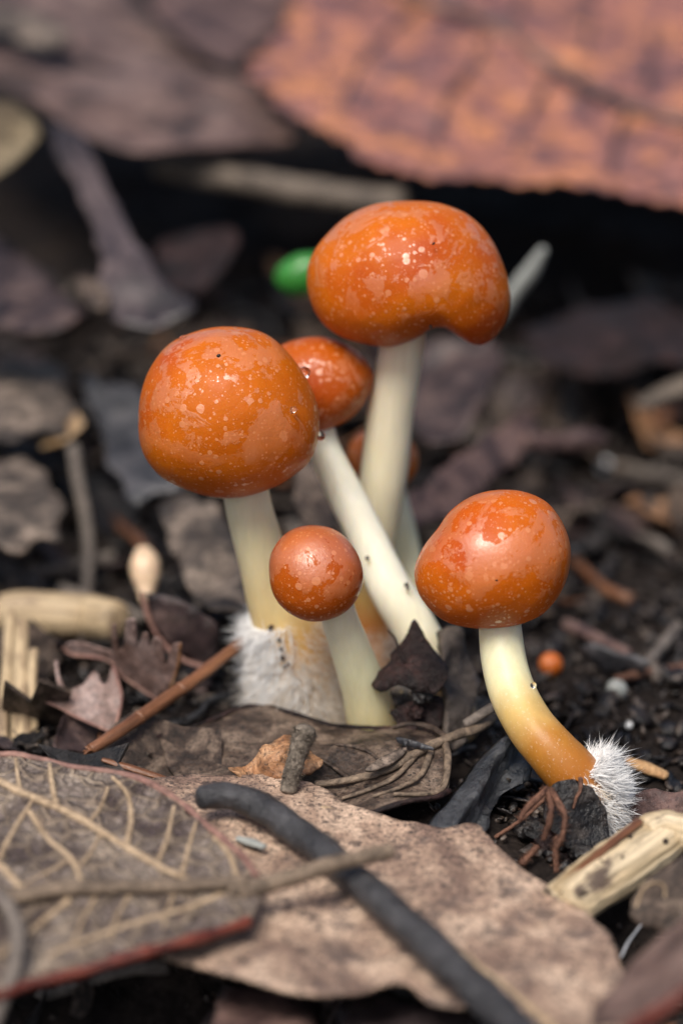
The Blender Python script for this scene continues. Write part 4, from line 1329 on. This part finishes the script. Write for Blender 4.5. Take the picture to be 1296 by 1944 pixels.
leaf('dead_leaf', 'brown leaf in the shadow beneath the tan speckled leaf', 'leaf',
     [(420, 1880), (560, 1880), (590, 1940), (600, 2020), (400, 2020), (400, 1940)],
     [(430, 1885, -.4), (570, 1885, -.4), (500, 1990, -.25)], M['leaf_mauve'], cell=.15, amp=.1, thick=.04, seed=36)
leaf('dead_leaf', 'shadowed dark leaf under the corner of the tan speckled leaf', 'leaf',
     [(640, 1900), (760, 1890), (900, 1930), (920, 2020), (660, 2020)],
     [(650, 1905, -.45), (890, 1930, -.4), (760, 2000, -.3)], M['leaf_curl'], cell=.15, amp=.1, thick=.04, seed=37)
stick('pale_chip', 'small whitish chip lying on the tan leaf by the black stick', 'chip', zpath([(452, 1592, 8, .36), (475, 1598, 11, .36), (500, 1608, 9, .36)]), M['bone'], rough=.3, rfreq=9, flat=.6, n=16)

# ------------------------------------------------------------------ right background litter with a look of its own
leaf('leaf_scrap', 'flat slate-grey leaf scrap beyond the curved stem', 'leaf',
     [(1095, 1228), (1120, 1215), (1180, 1238), (1240, 1258), (1236, 1272), (1180, 1280), (1130, 1268)],
     [(1100, 1228, .32), (1235, 1262, .30), (1130, 1266, .12)], M['leaf_slate'], cell=.1, amp=.06, thick=.03, seed=38)
stick('twig', 'orange-red twig lying along the slate-grey leaf scrap', 'twig', gpath([(1170, 1290, 8, .12), (1220, 1278, 9, .14), (1290, 1268, 9, .14), (1350, 1262, 9, .12)]), M['root_red'], rough=.15)
stick('twig', 'grey twig slanting up behind the slate-grey leaf scrap', 'twig', gpath([(1228, 1262, 12, .15), (1258, 1225, 12, .2), (1286, 1188, 10, .25)]), M['stick_grey'], rough=.2)
stick('twig', 'mauve-brown twig beyond the glossy separate cap', 'twig', gpath([(1075, 1185, 12, .15), (1130, 1212, 13, .18), (1190, 1240, 12, .2)]), M['leaf_mauve'], rough=.2)
stick('wood_chip', 'rounded brown wood chip beyond the white fuzzy foot', 'wood chip', gpath([(1192, 1446, 12, .1), (1225, 1458, 15, .12), (1262, 1472, 13, .1)]), M['wood_end'], flat=.6, rough=.2)
leaf('leaf_scrap', 'brownish leaf scrap lying beyond the smaller wood piece', 'leaf',
     [(1170, 1530), (1205, 1500), (1260, 1498), (1330, 1520), (1330, 1580), (1240, 1560), (1190, 1560)],
     [(1180, 1530, .05), (1300, 1520, .25), (1240, 1560, .0)], M['leaf_mauve'], cell=.1, amp=.08, thick=.03, seed=39)
for lab, px, py, dz, rpx in (('bright white round grain on the dark soil', 1193, 1377, .05, 8), ('grey-white grain far back on the dark litter', 1147, 886, .1, 15), ('white bead at the edge of the decayed leaf under the small button', 824, 1370, .30, 5),
                             ('grey pebble beyond the curved stem', 1170, 1310, .08, 20)):
    p = ong(px, py, dz)
    r = rpx * (p - CAMP).dot(FWD) / KPX
    D, F = ico_dirs(3)
    V = [p + d * r * (1 + .12 * n3(d.x * 2 + px, d.y * 2, d.z * 2)) for d in D]
    o = mesh('grain', V, F, M['white'] if rpx < 16 else M['bone'])
    tagit(o, lab, 'grain')

# ------------------------------------------------------------------ scattered look-alike litter


def frag_mesh(seed, curl):
    rr = random.Random(seed)
    k = 11
    el = rr.uniform(.35, .8)
    P = [Vector((rr.uniform(-.2, .2), rr.uniform(-.1, .1), 0))]
    for i in range(k):
        an = 2 * math.pi * (i + rr.uniform(-.3, .3)) / k
        r = rr.uniform(.45, 1.2)
        P.append(Vector((math.cos(an) * r, math.sin(an) * r * el, 0)))
    P = [Vector((p.x, p.y, curl * (p.x * .5) ** 2 + .25 * n3(p.x * 1.7 + seed, p.y * 1.7, seed) + (.25 * abs(p.y)))) for p in P]
    n = len(P)
    top = [(0, 1 + i, 1 + (i + 1) % k) for i in range(k)]
    Vv = P + [p - Vector((0, 0, .06)) for p in P]
    Ff = top + [tuple(q + n for q in reversed(f)) for f in top]
    for i in range(k):
        j = (i + 1) % k
        Ff.append((1 + j, 1 + i, 1 + i + n, 1 + j + n))
    me = bpy.data.meshes.new('leaf_fragment')
    me.from_pydata([(v * CM)[:] for v in Vv], [], Ff)
    return me


def twig_mesh(seed):
    rr = random.Random(seed)
    rows = [(-1 + .5 * i, rr.uniform(-.12, .12), rr.uniform(-.08, .08), .09 * rr.uniform(.7, 1.1)) for i in range(5)]
    v_, f_, t_ = tube(rows, 6, 7, rough=.2, round_end=(False, False), seed=seed)
    me = bpy.data.meshes.new('litter_twig')
    me.from_pydata([(v * CM)[:] for v in v_], [], f_)
    a = me.attributes.new('fib', 'FLOAT_VECTOR', 'POINT')
    a.data.foreach_set('vector', FIB)
    me.polygons.foreach_set('use_smooth', [True] * len(me.polygons))
    return me


KINDS = [('dark', 'leaf_charcoal', 'small blackish leaf fragment scattered over the soil', 'blackish leaf fragments on the soil'),
         ('brown', 'leaf_mid', 'small dark brown leaf fragment scattered over the soil', 'dark brown leaf fragments on the soil'),
         ('grey', 'leaf_grey', 'small faded grey-brown leaf fragment scattered over the soil', 'faded leaf fragments on the soil'),
         ('mauve', 'leaf_purple', 'small purplish leaf fragment scattered over the soil', 'purplish leaf fragments on the soil'),
         ('rust', 'leaf_orange', 'small rusty orange leaf fragment scattered over the soil', 'rusty leaf fragments on the soil')]
FM = {}
for kd in KINDS:
    FM[kd[0]] = []
    for s in range(4):
        me = frag_mesh(s * 13 + len(FM) * 101, .3 + .4 * s)
        me.materials.append(M[kd[1]])
        FM[kd[0]].append(me)
TMAT = [('stick_grey', 'short grey twig scattered over the soil', 'grey twigs on the soil'), ('stick_red', 'short red-brown twig scattered over the soil', 'red-brown twigs on the soil'), ('stick_black', 'short black twig scattered over the soil', 'black twigs on the soil')]
TM = []
for i, (mt, _, _) in enumerate(TMAT):
    TM.append([])
    for s in range(3):
        me = twig_mesh(s * 7 + i * 31)
        me.materials.append(M[mt])
        TM[-1].append(me)

KEEP = [(Vector((b_[0], b_[1])), .9) for b_ in (left_rows[0], small_rows[0], mid_rows[0], tall_rows[0], right_rows[0])] + [(Vector((tiny_rows[0][0], tiny_rows[0][1])), .5), (Vector((btn_rows[0][0], btn_rows[0][1] - .5)), 1.1)] + [(Vector(ong(*q).xy), .8) for q in ((1193, 1390), (1165, 1250), (1230, 1275), (1260, 1215), (1130, 1215), (1165, 1320), (1225, 1460))]


def free(p, r):
    return all((Vector((p.x, p.y)) - c).length > k * .6 + r for c, k in KEEP)


MARKS = [('the thick pale cane piece', ong(110, 1170)), ('the thin upright twig', ong(150, 1150)), ('the split straw', ong(30, 1400)), ('the lobed leaves', ong(230, 1330)), ('the foot of the curved stem', ong(1090, 1490)),
         ('the pale wood piece', ong(1200, 1640)), ('the slate-grey leaf scrap', ong(1165, 1270)), ('the amber mushroom button', ong(1045, 1290)), ('the long sloping mauve leaf', ong(880, 990)), ('the rope-veined decayed leaf', ong(650, 1430)),
         ('the tallest stem', ong(800, 1130)), ('the curled blue-grey leaf', ong(280, 620)), ('the weathered grey leaf', ong(80, 840)), ('the crinkled leaf by the fuzzy base', ong(420, 1170)), ('the hollow under the rust-red leaf', ong(1000, 600)),
         ('the yellow-brown wood chip', ong(1270, 770)), ('the white bare twig', ong(960, 680)), ('the glossy separate cap', ong(1120, 1130)), ('the shade under the tan speckled leaf', ong(600, 1940)), ('the grey-mauve stick', ong(1150, 880)),
         ('the slate-grey leaning leaf', ong(260, 960))]


def near(p):
    return min(MARKS, key=lambda q: (q[1].xy - p.xy).length)[0]


placed = 0
tries = 0
while placed < 330 and tries < 4000:
    tries += 1
    u = R.random()
    if u < .93:
        px = R.uniform(-60, 1360)
        py = R.uniform(560, 1520)
    else:
        px, py = R.uniform(-60, 1360), R.uniform(1880, 2000)
    p = ong(px, py)
    sc = R.choice((.18, .25, .3, .4, .5, .65)) * (1.0 if py > 1050 else 1.35)
    if 1150 < py < 1560 and 420 < px < 1000:
        sc *= .5
    if not free(p, sc * .6):
        continue
    tw = R.random() < .27
    if tw:
        i = R.choice((0, 0, 1, 2, 2))
        o = bpy.data.objects.new('litter_twig', R.choice(TM[i]))
        tagit(o, TMAT[i][1].replace(' scattered over the soil', ' lying on the soil near ' + near(p)), 'twig', TMAT[i][2])
        sc *= 1.3
        o.rotation_euler = (R.uniform(-.2, .2), R.gauss(0, .22), R.uniform(0, 6.28))
        lift = .06
    else:
        kd = R.choices(KINDS, (5, 5, 3, 4, .8))[0]
        o = bpy.data.objects.new('leaf_fragment', R.choice(FM[kd[0]]))
        tagit(o, kd[2].replace('small ', 'tiny ' if sc < .28 else 'small ' if sc < .5 else 'broad ').replace(' scattered over the soil', ' near ' + near(p)), 'leaf fragment', kd[3])
        o.rotation_euler = (R.gauss(0, .38), R.gauss(0, .38), R.uniform(0, 6.28))
        lift = .10
    o.location = Vector((p.x, p.y, gh(p.x, p.y) + lift * (1 + sc) + R.uniform(0, .08))) * CM
    o.scale = (sc, sc * R.uniform(.7, 1.1), sc)
    COL.objects.link(o)
    placed += 1
